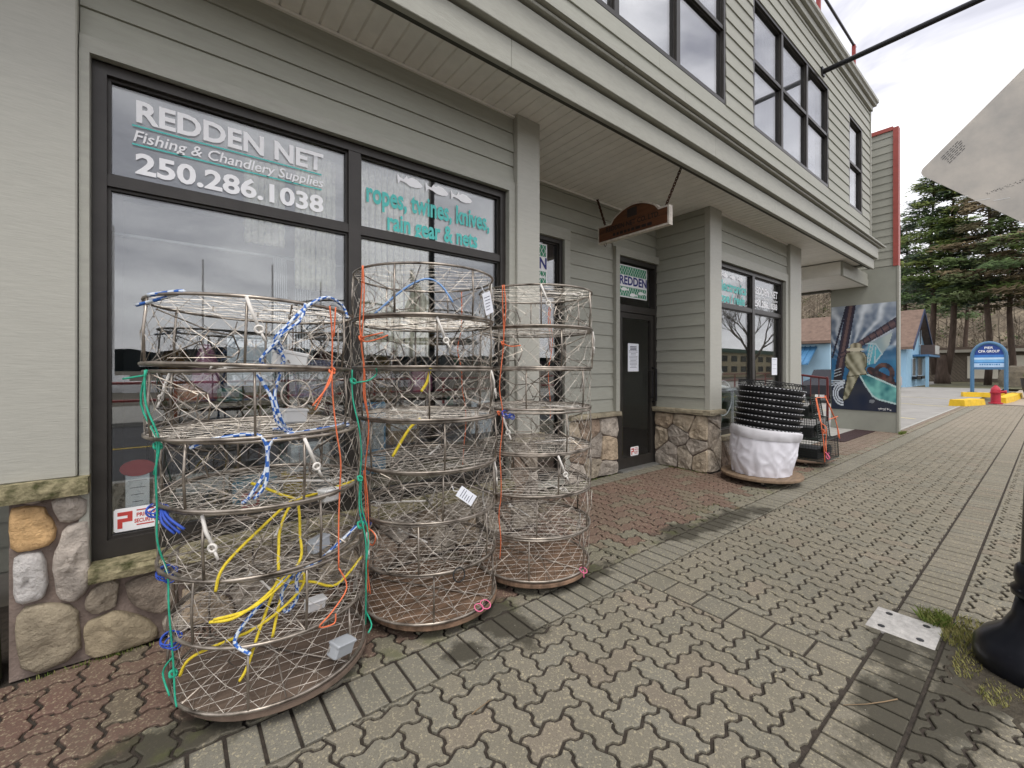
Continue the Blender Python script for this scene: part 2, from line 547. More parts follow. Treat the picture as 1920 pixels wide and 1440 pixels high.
# ------------------------------------------------------------------ paver material: tint per stone, aggregate specks, soil stains
def paver_mat():
    m, nt, b = new_mat('paver_concrete')
    N, L = nt.nodes.new, nt.links.new
    at = N('ShaderNodeAttribute'); at.attribute_name = 'tint'
    geo = N('ShaderNodeNewGeometry')
    def noise(scale, detail=3, rough=.55):
        n = N('ShaderNodeTexNoise'); n.inputs['Scale'].default_value = scale
        n.inputs['Detail'].default_value = detail; n.inputs['Roughness'].default_value = rough
        L(geo.outputs['Position'], n.inputs['Vector'])
        return n.outputs['Fac']
    def mrange(v, a, b_, c, d):
        r = N('ShaderNodeMapRange')
        r.inputs['From Min'].default_value = a; r.inputs['From Max'].default_value = b_
        r.inputs['To Min'].default_value = c; r.inputs['To Max'].default_value = d
        L(v, r.inputs['Value'])
        return r.outputs['Result']
    def mix(fac, c1, c2, mode='MIX'):
        x = N('ShaderNodeMix'); x.data_type = 'RGBA'; x.blend_type = mode
        if isinstance(fac, float):
            x.inputs['Factor'].default_value = fac
        else:
            L(fac, x.inputs['Factor'])
        for i, c in ((6, c1), (7, c2)):
            if isinstance(c, tuple):
                x.inputs[i].default_value = (*c, 1)
            else:
                L(c, x.inputs[i])
        return x.outputs[2]
    def math_(op, a, b_=None):
        x = N('ShaderNodeMath'); x.operation = op
        for i, v in enumerate((a, b_)):
            if v is None:
                continue
            if isinstance(v, (int, float)):
                x.inputs[i].default_value = v
            else:
                L(v, x.inputs[i])
        return x.outputs[0]
    c = at.outputs['Color']
    # aggregate: pale and dark grains
    vor = N('ShaderNodeTexVoronoi'); vor.inputs['Scale'].default_value = 140
    L(geo.outputs['Position'], vor.inputs['Vector'])
    grain = noise(230, 2)
    c = mix(mrange(grain, .35, .75, 0.0, 0.55), c, (0.62, 0.58, 0.46), 'MIX') if False else c
    c = mix(mrange(vor.outputs['Color'], .66, 1.0, 0, .62), c, (0.60, 0.52, 0.34))
    c = mix(mrange(grain, .30, .50, .62, 0), c, (0.075, 0.066, 0.05))
    # broad weathering
    c = mix(mrange(noise(1.7, 6), .35, .75, 0, .38), c, (0.15, 0.14, 0.10))
    c = mix(mrange(noise(5.5, 6, .65), .55, .8, 0, .35), c, (0.10, 0.095, 0.07))
    # soil lying in patches on the stones
    big = noise(7, 7, .68)
    acc = None
    for (x, y, rx, ry) in ((3.55, 2.05, .30, .16), (4.15, 1.97, .55, .13), (4.7, 1.84, .20, .07), (1.48, 1.97, .17, .26), (1.16, 1.86, .10, .09), (2.25, 2.03, .30, .09),
                           (-.02, 2.13, .26, .13), (2.42, .38, .42, .16), (2.9, .52, .20, .10), (2.75, .25, .5, .12), (3.2, .30, .35, .16), (1.5, .12, .5, .12)):
        s = N('ShaderNodeVectorMath'); s.operation = 'SUBTRACT'; L(geo.outputs['Position'], s.inputs[0]); s.inputs[1].default_value = (x, y, 0)
        d = N('ShaderNodeVectorMath'); d.operation = 'MULTIPLY'; L(s.outputs[0], d.inputs[0]); d.inputs[1].default_value = (1 / rx, 1 / ry, 0)
        ln = N('ShaderNodeVectorMath'); ln.operation = 'LENGTH'; L(d.outputs[0], ln.inputs[0])
        v = mrange(math_('ADD', ln.outputs['Value'], math_('MULTIPLY', math_('SUBTRACT', big, .5), 2.6)), .75, 1.25, .9, 0)
        acc = v if acc is None else math_('MAXIMUM', acc, v)
    c = mix(acc, c, (0.052, 0.047, 0.034))
    # moss along the walls and in damp strips
    sep = N('ShaderNodeSeparateXYZ'); L(geo.outputs['Position'], sep.inputs[0])
    my = math_('MULTIPLY', mrange(sep.outputs['Y'], 2.06, 2.3, 1, 0), mrange(sep.outputs['Y'], 1.95, 2.06, 0, 1))
    mm = math_('MULTIPLY', my, mrange(noise(6, 5), .52, .64, 0, .35))
    c = mix(mm, c, (0.10, 0.115, 0.03))
    L(c, b.inputs['Base Color'])
    b.inputs['Roughness'].default_value = 0.82
    b.inputs['Specular IOR Level'].default_value = 0.25
    bp = N('ShaderNodeBump'); bp.inputs['Strength'].default_value = .35; bp.inputs['Distance'].default_value = .004
    L(grain, bp.inputs['Height']); L(bp.outputs['Normal'], b.inputs['Normal'])
    MATS['paver'] = m
    return m
PAVER = paver_mat()

W = 0.1165
A_ = 0.125 * W
def unit_edge(a, b):
    """zigzag from grid corner a towards b, displaced the same way for both neighbours"""
    rev = (b[0] < a[0]) or (b[1] < a[1])
    p, q = (b, a) if rev else (a, b)
    hor = abs(q[0] - p[0]) > abs(q[1] - p[1])
    pts = []
    for t, s in ((0, 0), (.24, 1), (.46, .55), (.54, -.55), (.76, -1)):
        x, y = p[0] + (q[0] - p[0]) * t, p[1] + (q[1] - p[1]) * t
        if hor:
            y += A_ * s
        else:
            x -= A_ * s
        pts.append((x, y))
    pts.append(q)
    if rev:
        pts = pts[::-1]
    return pts[:-1]

def zig_paver(ox, oy, hor):
    w, h = (2, 1) if hor else (1, 2)
    c = [(i, 0) for i in range(w)] + [(w, j) for j in range(h)] + [(w - i, h) for i in range(w)] + [(0, h - j) for j in range(h)]
    out = []
    for i in range(len(c)):
        a, b = c[i], c[(i + 1) % len(c)]
        out += unit_edge((ox + a[0] * W, oy + a[1] * W), (ox + b[0] * W, oy + b[1] * W))
    return out

prng = random.Random(3)
def tint_for(x, y, grey=False):
    if grey:
        base = (0.262, 0.246, 0.20)
    elif y > 2.1:
        f = 1 if y > 2.22 + prng.uniform(-.12, .12) else 0
        far = min(1, max(0, (x - 6.5) / 2))
        base = (0.205, 0.122, 0.096) if f else (0.23, 0.215, 0.16)
        if f and prng.random() < .18:
            base = (0.21, 0.165, 0.12)
        if x > 9 and y < 3:
            base = (0.26, 0.19, 0.15)
    else:
        base = (0.266, 0.240, 0.186)
        r = prng.random()
        if r < .08:
            base = (0.278, 0.236, 0.182)
        elif r < .3:
            base = (0.252, 0.234, 0.186)
        if x > 9:
            k = min(1, (x - 9) / 8)
            base = tuple(b * (1 - k) + q * k for b, q in zip(base, (0.32, 0.275, 0.215)))
    k = prng.uniform(.92, 1.08) * .76
    return tuple(b * k for b in base)

plist = []   # outline, tint
def herring(x0, x1, y0, y1, grey=False, xskip=None):
    n0, n1 = int(math.floor((x0) / W)) - 3, int(math.ceil(x1 / W)) + 3
    ny = int(math.ceil((y1 - y0) / W)) + 3
    for b in range(-3, ny):
        for a in range(n0, n1):
            d = (a - b) % 4
            if d not in (0, 3):
                continue
            poly = zig_paver(a * W, y0 + b * W, d == 0)
            parts = [poly]
            if xskip:
                parts = [clip_half(poly, 1, 0, xskip[0]), clip_half(poly, -1, 0, -xskip[1])]
            for p in parts:
                if len(p) < 3:
                    continue
                p = clip_rect(p, x0, x1, y0, y1)
                if len(p) < 3 or abs(area(p)) < 0.0012:
                    continue
                cx = sum(q[0] for q in p) / len(p); cy = sum(q[1] for q in p) / len(p)
                plist.append((p, tint_for(cx, cy, grey)))

def soldier(x0, x1, y0, y1, step, along_x=True, grey=True):
    a0, a1 = (x0, x1) if along_x else (y0, y1)
    n = max(1, round((a1 - a0) / step))
    for i in range(n):
        p0, p1 = a0 + (a1 - a0) * i / n, a0 + (a1 - a0) * (i + 1) / n
        if along_x:
            p = [(p0, y0), (p1, y0), (p1, y1), (p0, y1)]
        else:
            p = [(x0, p0), (x1, p0), (x1, p1), (x0, p1)]
        plist.append((p, tint_for((p[0][0] + p[2][0]) / 2, (p[0][1] + p[2][1]) / 2, grey)))

herring(-2.2, 2.70, 2.027, 2.965)                 # before the big window
herring(2.70, 5.80, 2.027, 3.52)                  # the entrance recess
soldier(2.72, 5.80, 3.525, 3.745, 0.117)
herring(5.80, 9.3, 2.027, 2.93)
herring(9.3, 13.0, 2.027, 2.89)
soldier(-2.2, 26, 1.782, 2.025, 0.1175)           # soldier course
herring(-2.2, 26, 0.585, 1.780, xskip=(2.49, 2.70))
soldier(2.492, 2.698, 0.585, 1.780, 0.2, along_x=False, grey=False)
soldier(-2.2, 26, 0.362, 0.583, 0.1175, grey=False)
herring(-2.2, 26, -1.2, 0.360)
herring(13.05, 26, 2.027, 2.24)

_f = (0.61902, 0.78538); _r = (0.78538, -0.61902)
def project(x, y, z):
    d = x * _f[0] + y * _f[1]
    if d < 0.15:
        return None
    return 960 + 800 * (x * _r[0] + y * _r[1]) / d, 692 - 800 * (z - 1.45) / d, d

rank = []
for i, (p, t) in enumerate(plist):
    cx = sum(q[0] for q in p) / len(p); cy = sum(q[1] for q in p) / len(p)
    pr = project(cx, cy, 0)
    vis = pr and -20 < pr[0] < 1940 and pr[1] < 1470
    hid = math.hypot(cx - .4, cy - 2.34) < .3 or math.hypot(cx - 1.26, cy - 2.4) < .3 or math.hypot(cx - 2.04, cy - 2.35) < .3
    rank.append((abs(area(p)) / pr[2] ** 3 if vis and not hid else 0, i))
rank.sort(reverse=True)
near = {i for _, i in rank[:300]}

def paver_geo(mb, poly, tint, zoff):
    a = inset(poly, 0.0072)
    b = inset(a, 0.004)
    n = len(a)
    tx, ty = prng.uniform(-.006, .006), prng.uniform(-.006, .006)
    cx = sum(q[0] for q in a) / n; cy = sum(q[1] for q in a) / n
    zz = lambda q: zoff + (q[0] - cx) * tx + (q[1] - cy) * ty
    vs = [(x, y, -0.02) for x, y in a] + [(x, y, zz((x, y)) - 0.0035) for x, y in a] + [(x, y, zz((x, y))) for x, y in b]
    fs = [tuple(range(2 * n, 3 * n))]
    for k in range(2):
        fs += [(k * n + i, k * n + (i + 1) % n, (k + 1) * n + (i + 1) % n, (k + 1) * n + i) for i in range(n)]
    mb.add(vs, fs, tint)

rest = MB()
for i, (p, t) in enumerate(plist):
    if area(p) < 0:
        p = p[::-1]
    z = prng.uniform(-.0015, .0015)
    if i in near:
        q = MB(); paver_geo(q, p, t, z)
        q.build('paver', PAVER, pavement, fix=False, attr=True)
    else:
        paver_geo(rest, p, t, z)
struct(rest.build('far_pavers', PAVER, pavement, fix=False, attr=True), 'stuff')

# ------------------------------------------------------------------ the shop building
shop = thing('shop_building', 'two-storey sage green shop building with lap siding and fieldstone base', 'building', (0, 3, 0))
srng = random.Random(5)

def plank(x0, x1, z0, z1, Y, mat=PAINT, name='siding_plank'):
    m = MB()
    m.hexa([(x0, Y - .021, z0), (x1, Y - .021, z0), (x0, Y, z0), (x1, Y, z0), (x0, Y - .007, z1), (x1, Y - .007, z1), (x0, Y, z1), (x1, Y, z1)])
    return m.build(name, mat, shop)

def plank_side(y0, y1, z0, z1, X, parent=None, mat=PAINTX):
    m = MB()
    m.hexa([(X - .021, y0, z0), (X, y0, z0), (X - .021, y1, z0), (X, y1, z0), (X - .007, y0, z1), (X, y0, z1), (X - .007, y1, z1), (X, y1, z1)])
    return m.build('siding_plank', mat, parent or shop)

def part_box(name, mat, x0, x1, y0, y1, z0, z1, parent=None, b=0.0):
    if b:
        return bevel_box(x0, x1, y0, y1, z0, z1, b).build(name, mat, parent or shop)
    m = MB(); m.box(x0, x1, y0, y1, z0, z1)
    return m.build(name, mat, parent or shop)

SOF = 3.72
# walls behind the cladding
for a in ((-.60, 2.43, 3.02, 3.2, 3.03, 3.74), (-.60, -.345, 3.065, 3.2, 0, 3.03), (2.32, 2.635, 3.02, 3.86, 0, 3.74), (-.345, 2.32, 3.03, 3.2, 0, .40),
          (3.86, 4.87, 3.815, 3.95, 0, 3.74), (2.635, 3.86, 3.815, 3.95, 3.07, 3.74), (4.87, 5.85, 3.815, 3.95, 3.06, 3.74), (5.845, 6.15, 3.02, 3.95, 0, 3.74),
          (6.15, 8.72, 3.02, 3.2, 3.03, 3.74), (6.15, 8.72, 3.03, 3.2, 0, .42), (8.72, 9.25, 3.02, 8.0, 0, 3.74), (2.635, 3.86, 3.82, 3.95, 0, .10)):
    part_box('wall', TRIM, *a)
# left corner post and the niche left of it, closed in for darkness
part_box('corner_post', TRIMV, -.645, -.378, 2.945, 3.05, .925, 3.72, b=.006)
part_box('window_trim', TRIM, -.374, -.337, 2.965, 3.04, .47, 3.03)
part_box('wall', TRIM, -1.9, -.60, 4.6, 4.75, 0, 3.74)
part_box('wall', TRIM, -1.9, -1.75, 2.5, 4.6, 0, 3.74)  # unseen side wall, added to keep daylight out of the niche
part_box('niche_shade_cover', SOFFIT, -1.9, -.60, 3.0, 4.6, 3.70, 3.76)  # unseen cover, added so the niche falls dark
for i in range(21):
    plank(-1.75, -.61, .02 + i * .175, .02 + (i + 1) * .175 - .002, 4.6)
part_box('wall', TRIM, -.635, -.60, 3.05, 4.6, .925, 3.72)
part_box('wall', MORTAR, -.615, -.605, 3.06, 4.6, .0, .84)
# cladding above the big window
part_box('head_trim', TRIM, -.374, 2.383, 2.975, 3.04, 3.03, 3.112)
for z0, z1 in ((3.114, 3.262), (3.264, 3.392), (3.394, 3.558), (3.56, 3.715)):
    plank(-.374, 2.383, z0, z1, 3.015)
part_box('window_trim', TRIM, 2.315, 2.383, 2.975, 3.04, .47, 3.03)
part_box('corner_post', TRIMV, 2.385, 2.652, 2.945, 3.07, .86, 3.72, b=.006)
part_box('corner_trim', TRIMV, 2.61, 2.654, 3.07, 3.80, .86, 3.72)
# recess: back wall
part_box('window_trim', TRIM, 3.80, 3.90, 3.76, 3.82, .10, 3.06)
part_box('head_trim', TRIM, 2.71, 3.90, 3.755, 3.82, 3.06, 3.20)
for i in range(22):
    z0 = .865 + i * .175; z1 = min(z0 + .173, 3.715)
    if z0 > 3.7: break
    if z1 > 3.20:
        plank(2.71, 4.79, max(z0, 3.20), z1, 3.815)
    else:
        plank(3.90, 4.79, z0, z1, 3.815)
    if z0 > 3.12:
        plank(4.79, 5.84, max(z0, 3.16), z1, 3.815)
part_box('door_trim', TRIM, 4.79, 4.872, 3.745, 3.82, .86, 3.16)
part_box('head_trim', TRIM, 4.872, 5.84, 3.745, 3.82, 3.05, 3.16)
# recess: right return
for i in range(17):
    z0 = .865 + i * .173; z1 = min(z0 + .171, 3.715)
    if z0 > 3.7: break
    plank_side(3.02, 3.80, z0, z1, 5.845)
part_box('corner_post', TRIMV, 5.825, 6.155, 2.945, 3.03, .875, 3.72, b=.006)
# above the second window
part_box('head_trim', TRIM, 6.155, 8.75, 2.975, 3.04, 3.03, 3.16)
for z0, z1 in ((3.162, 3.31), (3.312, 3.48), (3.482, 3.715)):
    plank(6.155, 8.74, z0, z1, 3.015)
part_box('window_trim', TRIM, 8.62, 8.74, 2.975, 3.04, .47, 3.03)
part_box('window_trim', TRIM, 6.155, 6.185, 2.97, 3.04, .47, 3.03)
part_box('corner_post', TRIMV, 8.742, 9.28, 2.945, 3.04, .86, 3.72, b=.006)

# ---- fieldstone
CAPS = []
near_stones = [([(-0.588, 0.845), (-0.497, 0.842), (-0.499, 0.817), (-0.586, 0.827)], (0.64, 0.54, 0.46)),
 ([(-0.475, 0.834), (-0.348, 0.833), (-0.351, 0.708), (-0.428, 0.703), (-0.453, 0.758)], (0.72, 0.63, 0.54)),
 ([(-0.599, 0.803), (-0.581, 0.809), (-0.492, 0.798), (-0.472, 0.748), (-0.45, 0.693), (-0.463, 0.618), (-0.521, 0.597), (-0.59, 0.605), (-0.599, 0.686)], (0.84, 0.54, 0.26)),
 ([(-0.593, 0.575), (-0.563, 0.595), (-0.483, 0.584), (-0.482, 0.375), (-0.504, 0.361), (-0.579, 0.354), (-0.588, 0.437)], (0.85, 0.81, 0.77)),
 ([(-0.433, 0.682), (-0.361, 0.699), (-0.338, 0.69), (-0.338, 0.475), (-0.33, 0.384), (-0.367, 0.322), (-0.392, 0.309), (-0.453, 0.344), (-0.464, 0.468), (-0.458, 0.559), (-0.438, 0.626)], (0.67, 0.59, 0.51)),
 ([(-0.577, 0.336), (-0.492, 0.335), (-0.423, 0.308), (-0.38, 0.268), (-0.377, 0.209), (-0.367, 0.036), (-0.56, 0.006), (-0.586, 0.216)], (0.45, 0.38, 0.27)),
 ([(-0.359, 0.187), (-0.298, 0.21), (-0.231, 0.213), (-0.127, 0.145), (-0.066, 0.039), (-0.091, 0.006), (-0.265, 0.008), (-0.348, 0.015), (-0.354, 0.119)], (0.51, 0.42, 0.28)),
 ([(-0.361, 0.273), (-0.346, 0.323), (-0.298, 0.378), (-0.225, 0.375), (-0.231, 0.278), (-0.248, 0.226), (-0.319, 0.221)], (0.50, 0.42, 0.32)),
 ([(-0.206, 0.361), (-0.032, 0.365), (-0.001, 0.331), (-0.007, 0.155), (-0.073, 0.133), (-0.151, 0.196), (-0.203, 0.276)], (0.44, 0.36, 0.28)),
 ([(-0.06, 0.109), (0.003, 0.119), (0.068, 0.055), (0.035, 0.009), (-0.048, 0.02)], (0.54, 0.47, 0.38))]
part_box('mortar_wall', MORTAR, -.605, -.34, 2.985, 3.06, 0, .84)
part_box('mortar_wall', MORTAR, -.34, 2.32, 2.985, 3.06, 0, .40)
for p, c in near_stones:
    stone(p, front(2.985), shop, c, srng, .04)
stone_panel(.02, 2.32, .02, .395, front(2.985), shop, srng, .25)
part_box('mortar_wall', MORTAR, 2.32, 2.645, 2.985, 3.8, 0, .80)
stone_panel(2.33, 2.64, .02, .79, front(2.985), shop, srng, .26)
part_box('mortar_wall', MORTAR, 3.86, 4.86, 3.79, 3.83, 0, .80)
stone_panel(3.87, 4.86, .0, .79, front(3.79), shop, srng, .30)
part_box('mortar_wall', MORTAR, 5.80, 6.16, 2.98, 3.80, 0, .80)
stone_panel(2.96, 3.79, .0, .80, side(5.80), shop, srng, .29)
stone_panel(5.79, 6.16, .0, .80, front(2.98), shop, srng, .27)
part_box('mortar_wall', MORTAR, 6.16, 8.74, 2.98, 3.05, 0, .42)
stone_panel(6.17, 8.73, .0, .41, front(2.98), shop, srng, .27)
part_box('mortar_wall', MORTAR, 8.74, 9.27, 2.98, 3.4, 0, .80)
stone_panel(8.75, 9.26, .0, .80, front(2.98), shop, srng, .27)

def capstone(x0, x1, y0, y1, z0, z1, mat, along='x'):
    """rough-edged sill stone"""
    m = MB()
    L = (x1 - x0) if along == 'x' else (y1 - y0)
    n = max(4, int(L / .05))
    rings = []
    for i in range(n + 1):
        t = i / n
        e = .005 * (1 if 0 < i < n else 2)
        f = lambda k: .007 * mnoise.noise((t * L * 9, k * 3.1, x0 * 7 + y0))
        prof = [(0, 0), (0, 1), (1, 1), (1, .88), (1.03, .5), (.99, .1), (.97, 0)]
        ring = []
        for k, (d, h) in enumerate(prof):
            if along == 'x':
                ring.append((x0 + t * L, y1 - d * (y1 - y0) + (f(k) if d > .5 else 0), z0 + h * (z1 - z0) + f(k + 9) * (d > .5)))
            else:
                ring.append((x1 - d * (x1 - x0) + (f(k) if d > .5 else 0), y0 + t * L, z0 + h * (z1 - z0) + f(k + 9) * (d > .5)))
        rings.append(ring)
    p = len(rings[0])
    vs = [q for r in rings for q in r]
    fs = [(i * p + j, i * p + (j + 1) % p, (i + 1) * p + (j + 1) % p, (i + 1) * p + j) for i in range(n) for j in range(p)]
    fs += [tuple(range(p)), tuple(n * p + j for j in range(p))]
    m.add(vs, fs)
    return m.build('capstone', mat, shop)

capstone(-.66, -.335, 2.90, 3.0, .842, .925, MOSSCAP)
for x0, x1 in ((-.335, .55), (.555, 1.40), (1.405, 2.32)):
    capstone(x0, x1, 2.90, 3.04, .398, .468, MOSSCAP)
capstone(2.32, 2.67, 2.90, 3.0, .80, .862, CAPST)
capstone(3.87, 4.36, 3.715, 3.83, .80, .862, CAPST); capstone(4.363, 4.875, 3.715, 3.83, .80, .862, CAPST)
capstone(5.725, 5.86, 2.99, 3.40, .81, .875, CAPST, 'y'); capstone(5.725, 5.86, 3.404, 3.80, .81, .875, CAPST, 'y')
capstone(5.715, 6.18, 2.895, 2.99, .81, .876, CAPST)
for x0, x1 in ((6.18, 6.9), (6.905, 7.8), (7.805, 8.74)):
    capstone(x0, x1, 2.90, 3.03, .42, .475, CAPST)
capstone(8.74, 9.32, 2.90, 3.0, .80, .86, CAPST)

# ---- windows
def glazed(name, x0, x1, z0, z1, Y, mull, trans, fw=.055, depth=.11, bottom=None, dbl=True, label=None, outer=None):
    xs = [x0] + list(mull) + [x1]; zs = [z0] + list(trans) + [z1]
    f = MB()
    b = bottom or fw
    f.box(x0, x0 + fw, Y, Y + depth, z0, z1); f.box(x1 - fw, x1, Y, Y + depth, z0, z1)
    f.box(x0 + fw, x1 - fw, Y, Y + depth, z0, z0 + b); f.box(x0 + fw, x1 - fw, Y, Y + depth, z1 - fw, z1)
    h = fw * .75
    for x in mull:
        f.box(x - h, x + h, Y + .004, Y + depth, z0 + b, z1 - fw)
    edges = [x0 + fw] + [e for x in mull for e in (x - h, x + h)] + [x1 - fw]
    zed = [z0 + b] + [e for z in trans for e in (z - h * .7, z + h * .7)] + [z1 - fw]
    for z in trans:
        for i in range(0, len(edges), 2):
            f.box(edges[i], edges[i + 1], Y + .008, Y + depth, z - h * .7, z + h * .7)
    # thin stops round each pane
    for i in range(0, len(edges), 2):
        for j in range(0, len(zed), 2):
            a, c, d, e = edges[i], edges[i + 1], zed[j], zed[j + 1]
            s = .014
            f.box(a, a + s, Y + .03, Y + .045, d, e); f.box(c - s, c, Y + .03, Y + .045, d, e)
            f.box(a + s, c - s, Y + .03, Y + .045, d, d + s); f.box(a + s, c - s, Y + .03, Y + .045, e - s, e)
    w = f.build(name, BRONZE, shop)
    if label:
        w['label'] = label
    for i in range(0, len(edges), 2):
        for j in range(0, len(zed), 2):
            m = MB(); m.box(edges[i] - .004, edges[i + 1] + .004, Y + .048, Y + .053, zed[j] - .004, zed[j + 1] + .004)
            m.build('glass_pane', outer or GLASS_C, w)
            if dbl:
                m = MB(); m.box(edges[i] - .004, edges[i + 1] + .004, Y + .060, Y + .064, zed[j] - .004, zed[j + 1] + .004)
                m.build('glass_pane', outer or GLASS_I, w)
    return w

win1 = glazed('shop_window', -.335, 2.315, .47, 3.03, 3.03, [.987], [2.432], bottom=.09)
win2 = glazed('shop_window', 6.185, 8.62, .475, 3.03, 3.03, [7.43], [2.40], fw=.06, bottom=.08)
side_light = glazed('side_light', 2.66, 3.80, .10, 3.06, 3.80, [], [2.38], fw=.05)

# ---- entrance door
dr = MB()
dr.box(4.874, 4.925, 3.79, 3.90, 0, 3.05); dr.box(5.785, 5.838, 3.79, 3.90, 0, 3.05)
dr.box(4.925, 5.785, 3.79, 3.90, 2.985, 3.05); dr.box(4.925, 5.785, 3.79, 3.90, 2.27, 2.37)
door = dr.build('door', BRONZE, shop)
lf = MB()
lf.box(4.93, 5.01, 3.81, 3.86, .02, 2.265); lf.box(5.70, 5.78, 3.81, 3.86, .02, 2.265)
lf.box(5.01, 5.70, 3.81, 3.86, .02, .17); lf.box(5.01, 5.70, 3.81, 3.86, 2.19, 2.265)
lf.build('door_leaf', BRONZE, door)
m = MB(); m.box(5.005, 5.705, 3.832, 3.838, .165, 2.195); m.build('glass_pane', GLASS_O, door)
m = MB(); m.box(4.92, 5.79, 3.84, 3.846, 2.365, 2.99); m.build('glass_pane', GLASS_O, door)
m = MB(); m.tube([(5.66, 3.81, 1.02), (5.66, 3.75, 1.02), (5.66, 3.75, 1.42), (5.66, 3.81, 1.42)], .012, 8); m.build('handle', BLACKP, door)
m = MB(); m.tube([(5.742, 3.81, .95), (5.742, 3.74, .97), (5.742, 3.74, 1.45), (5.742, 3.81, 1.47)], .014, 8); m.build('handle', BLACKP, door)
m = MB(); m.lathe([(.0, 0), (.016, 0), (.016, .012), (0, .012)], n=12)
m.v = [(5.742 + x, 3.808 - z, .86 + y) for x, y, z in m.v]
m.build('lock', M('brass', (.5, .42, .25), .35, .9), door)
m = MB(); m.box(4.88, 5.83, 3.70, 3.95, -.01, .02); m.build('threshold', M('aluminium_sill', (.5, .5, .48), .4, .8), door)

# ---- soffit panels
for i in range(int((12.3 + 1.6) / .117)):
    x0 = -1.6 + i * .117; x1 = x0 + .117
    if x1 > 11.9:
        break
    y1 = 3.02
    if x0 > 2.5 and x1 < 5.9: y1 = 3.84
    if x1 < -.55: y1 = 3.0
    if x0 > 9.25: y1 = 2.80 if x0 > 10.85 else 5.2
    m = MB()
    z = SOF
    m.add([(x0, 2.46, z + .016), (x0 + .012, 2.46, z), (x1 - .004, 2.46, z), (x1, 2.46, z + .016), (x0, y1, z + .016), (x0 + .012, y1, z), (x1 - .004, y1, z), (x1, y1, z + .016)],
          [(0, 1, 5, 4), (1, 2, 6, 5), (2, 3, 7, 6)])
    m.build('soffit_panel', SOFFIT, shop, fix=False)
part_box('soffit_deck', SOFFIT, -1.6, 11.92, 2.46, 3.86, SOF + .017, 3.80)
for a in ((-.37, 2.42, 2.985, 3.01), (2.70, 5.83, 3.79, 3.812), (6.15, 8.74, 2.985, 3.01)):
    part_box('soffit_moulding', SOFFIT, a[0], a[1], a[2], a[3], SOF - .02, SOF - .003)
# lowered part over the passage
part_box('lower_soffit', SOFFIT, 10.9, 12.84, 2.75, 5.2, 3.43, 3.70)
for i in range(20):
    x0 = 10.9 + i * .097
    m = MB(); m.add([(x0, 2.77, 3.428), (x0 + .01, 2.77, 3.415), (x0 + .09, 2.77, 3.415), (x0 + .097, 2.77, 3.428), (x0, 5.2, 3.428), (x0 + .01, 5.2, 3.415), (x0 + .09, 5.2, 3.415), (x0 + .097, 5.2, 3.428)], [(0, 1, 5, 4), (1, 2, 6, 5), (2, 3, 7, 6)])
    m.build('soffit_panel', SOFFIT, shop, fix=False)
part_box('fascia_board', TRIM, 10.9, 12.84, 2.70, 2.748, 3.40, 3.56)
part_box('fascia_board', TRIM, 10.9, 12.84, 2.715, 2.748, 3.562, 3.70)
part_box('lintel', M('dark_trim', (.10, .095, .08), .7), 12.70, 12.84, 3.43, 5.2, 3.36, 3.415)

# ---- fascia boards, split where the lengths butt
def run(name, mat, cuts, y0, y1, z0, z1, b=.004):
    for a, c in zip(cuts, cuts[1:]):
        part_box(name, mat, a, c - .002, y0, y1, z0, z1, b=b)
run('fascia_board', TRIM, (-1.6, 1.9, 6.6, 11.93), 2.415, 2.462, 3.622, 3.828)
run('fascia_board', TRIM, (-1.6, .4, 4.8, 8.9, 12.05), 2.365, 2.462, 3.850, 4.082)
run('drip_moulding', TRIM, (-1.6, 3.1, 7.9, 12.2), 2.33, 2.462, 4.102, 4.128)
m = MB(); m.hexa([(-1.6, 2.29, 4.135), (12.36, 2.29, 4.135), (-1.6, 2.47, 4.135), (12.36, 2.47, 4.135), (-1.6, 2.29, 4.16), (12.36, 2.29, 4.16), (-1.6, 2.47, 4.215), (12.36, 2.47, 4.215)])
m.build('ledge_cap', TRIM, shop)
part_box('fascia_backing', M('painted_gap_shade', (.06, .06, .05), .9), -1.6, 11.9, 2.44, 2.50, 3.63, 4.13)  # dark colour stands in for the shade between the fascia boards
part_box('fascia_end', TRIM, 11.93, 12.05, 2.46, 2.76, 3.72, 4.13)

# ---- upper storey
UY = 2.485
wins = [(2.15, 5.27), (6.04, 9.11), (10.36, 11.26)]
rows = [4.67 + k * .178 for k in range(-3, 14)]
jr = random.Random(9)
for z in rows:
    z1 = min(z + .176, 7.06)
    segs = []
    if 4.66 < z < 6.44:
        xs = [-1.6]
        for a, b_ in wins:
            segs.append((xs[-1], a - .004)); xs.append(b_ + .004)
        segs.append((xs[-1], 11.86))
    else:
        segs = [(-1.6, 11.86)]
    for a, b_ in segs:
        cut = [a]
        if b_ - a > 4:
            p = a + jr.uniform(1.5, 3.6)
            while p < b_ - 1:
                cut.append(p); p += 3.66
        cut.append(b_)
        for c, d in zip(cut, cut[1:]):
            plank(c, d - .0025, max(z, 4.2), z1, UY)
for a in ((-1.6, 11.88, UY, 2.6, 4.14, 4.66), (-1.6, 11.88, UY, 2.6, 6.46, 7.2), (-1.6, 2.15, UY, 2.6, 4.66, 6.46), (5.275, 6.035, UY, 2.6, 4.66, 6.46), (9.115, 10.355, UY, 2.6, 4.66, 6.46), (11.265, 11.88, UY, 2.6, 4.66, 6.46),
          (11.70, 11.88, 2.6, 9, 3.72, 7.2)):
    part_box('wall', TRIM, *a)
part_box('corner_board', TRIM, 11.86, 11.915, 2.455, 2.62, 4.2, 7.06)
w = glazed('upper_window', 2.15, 5.27, 4.672, 6.448, 2.475, [3.18, 4.22], [5.60], fw=.045, depth=.09, outer=GLASS_U)
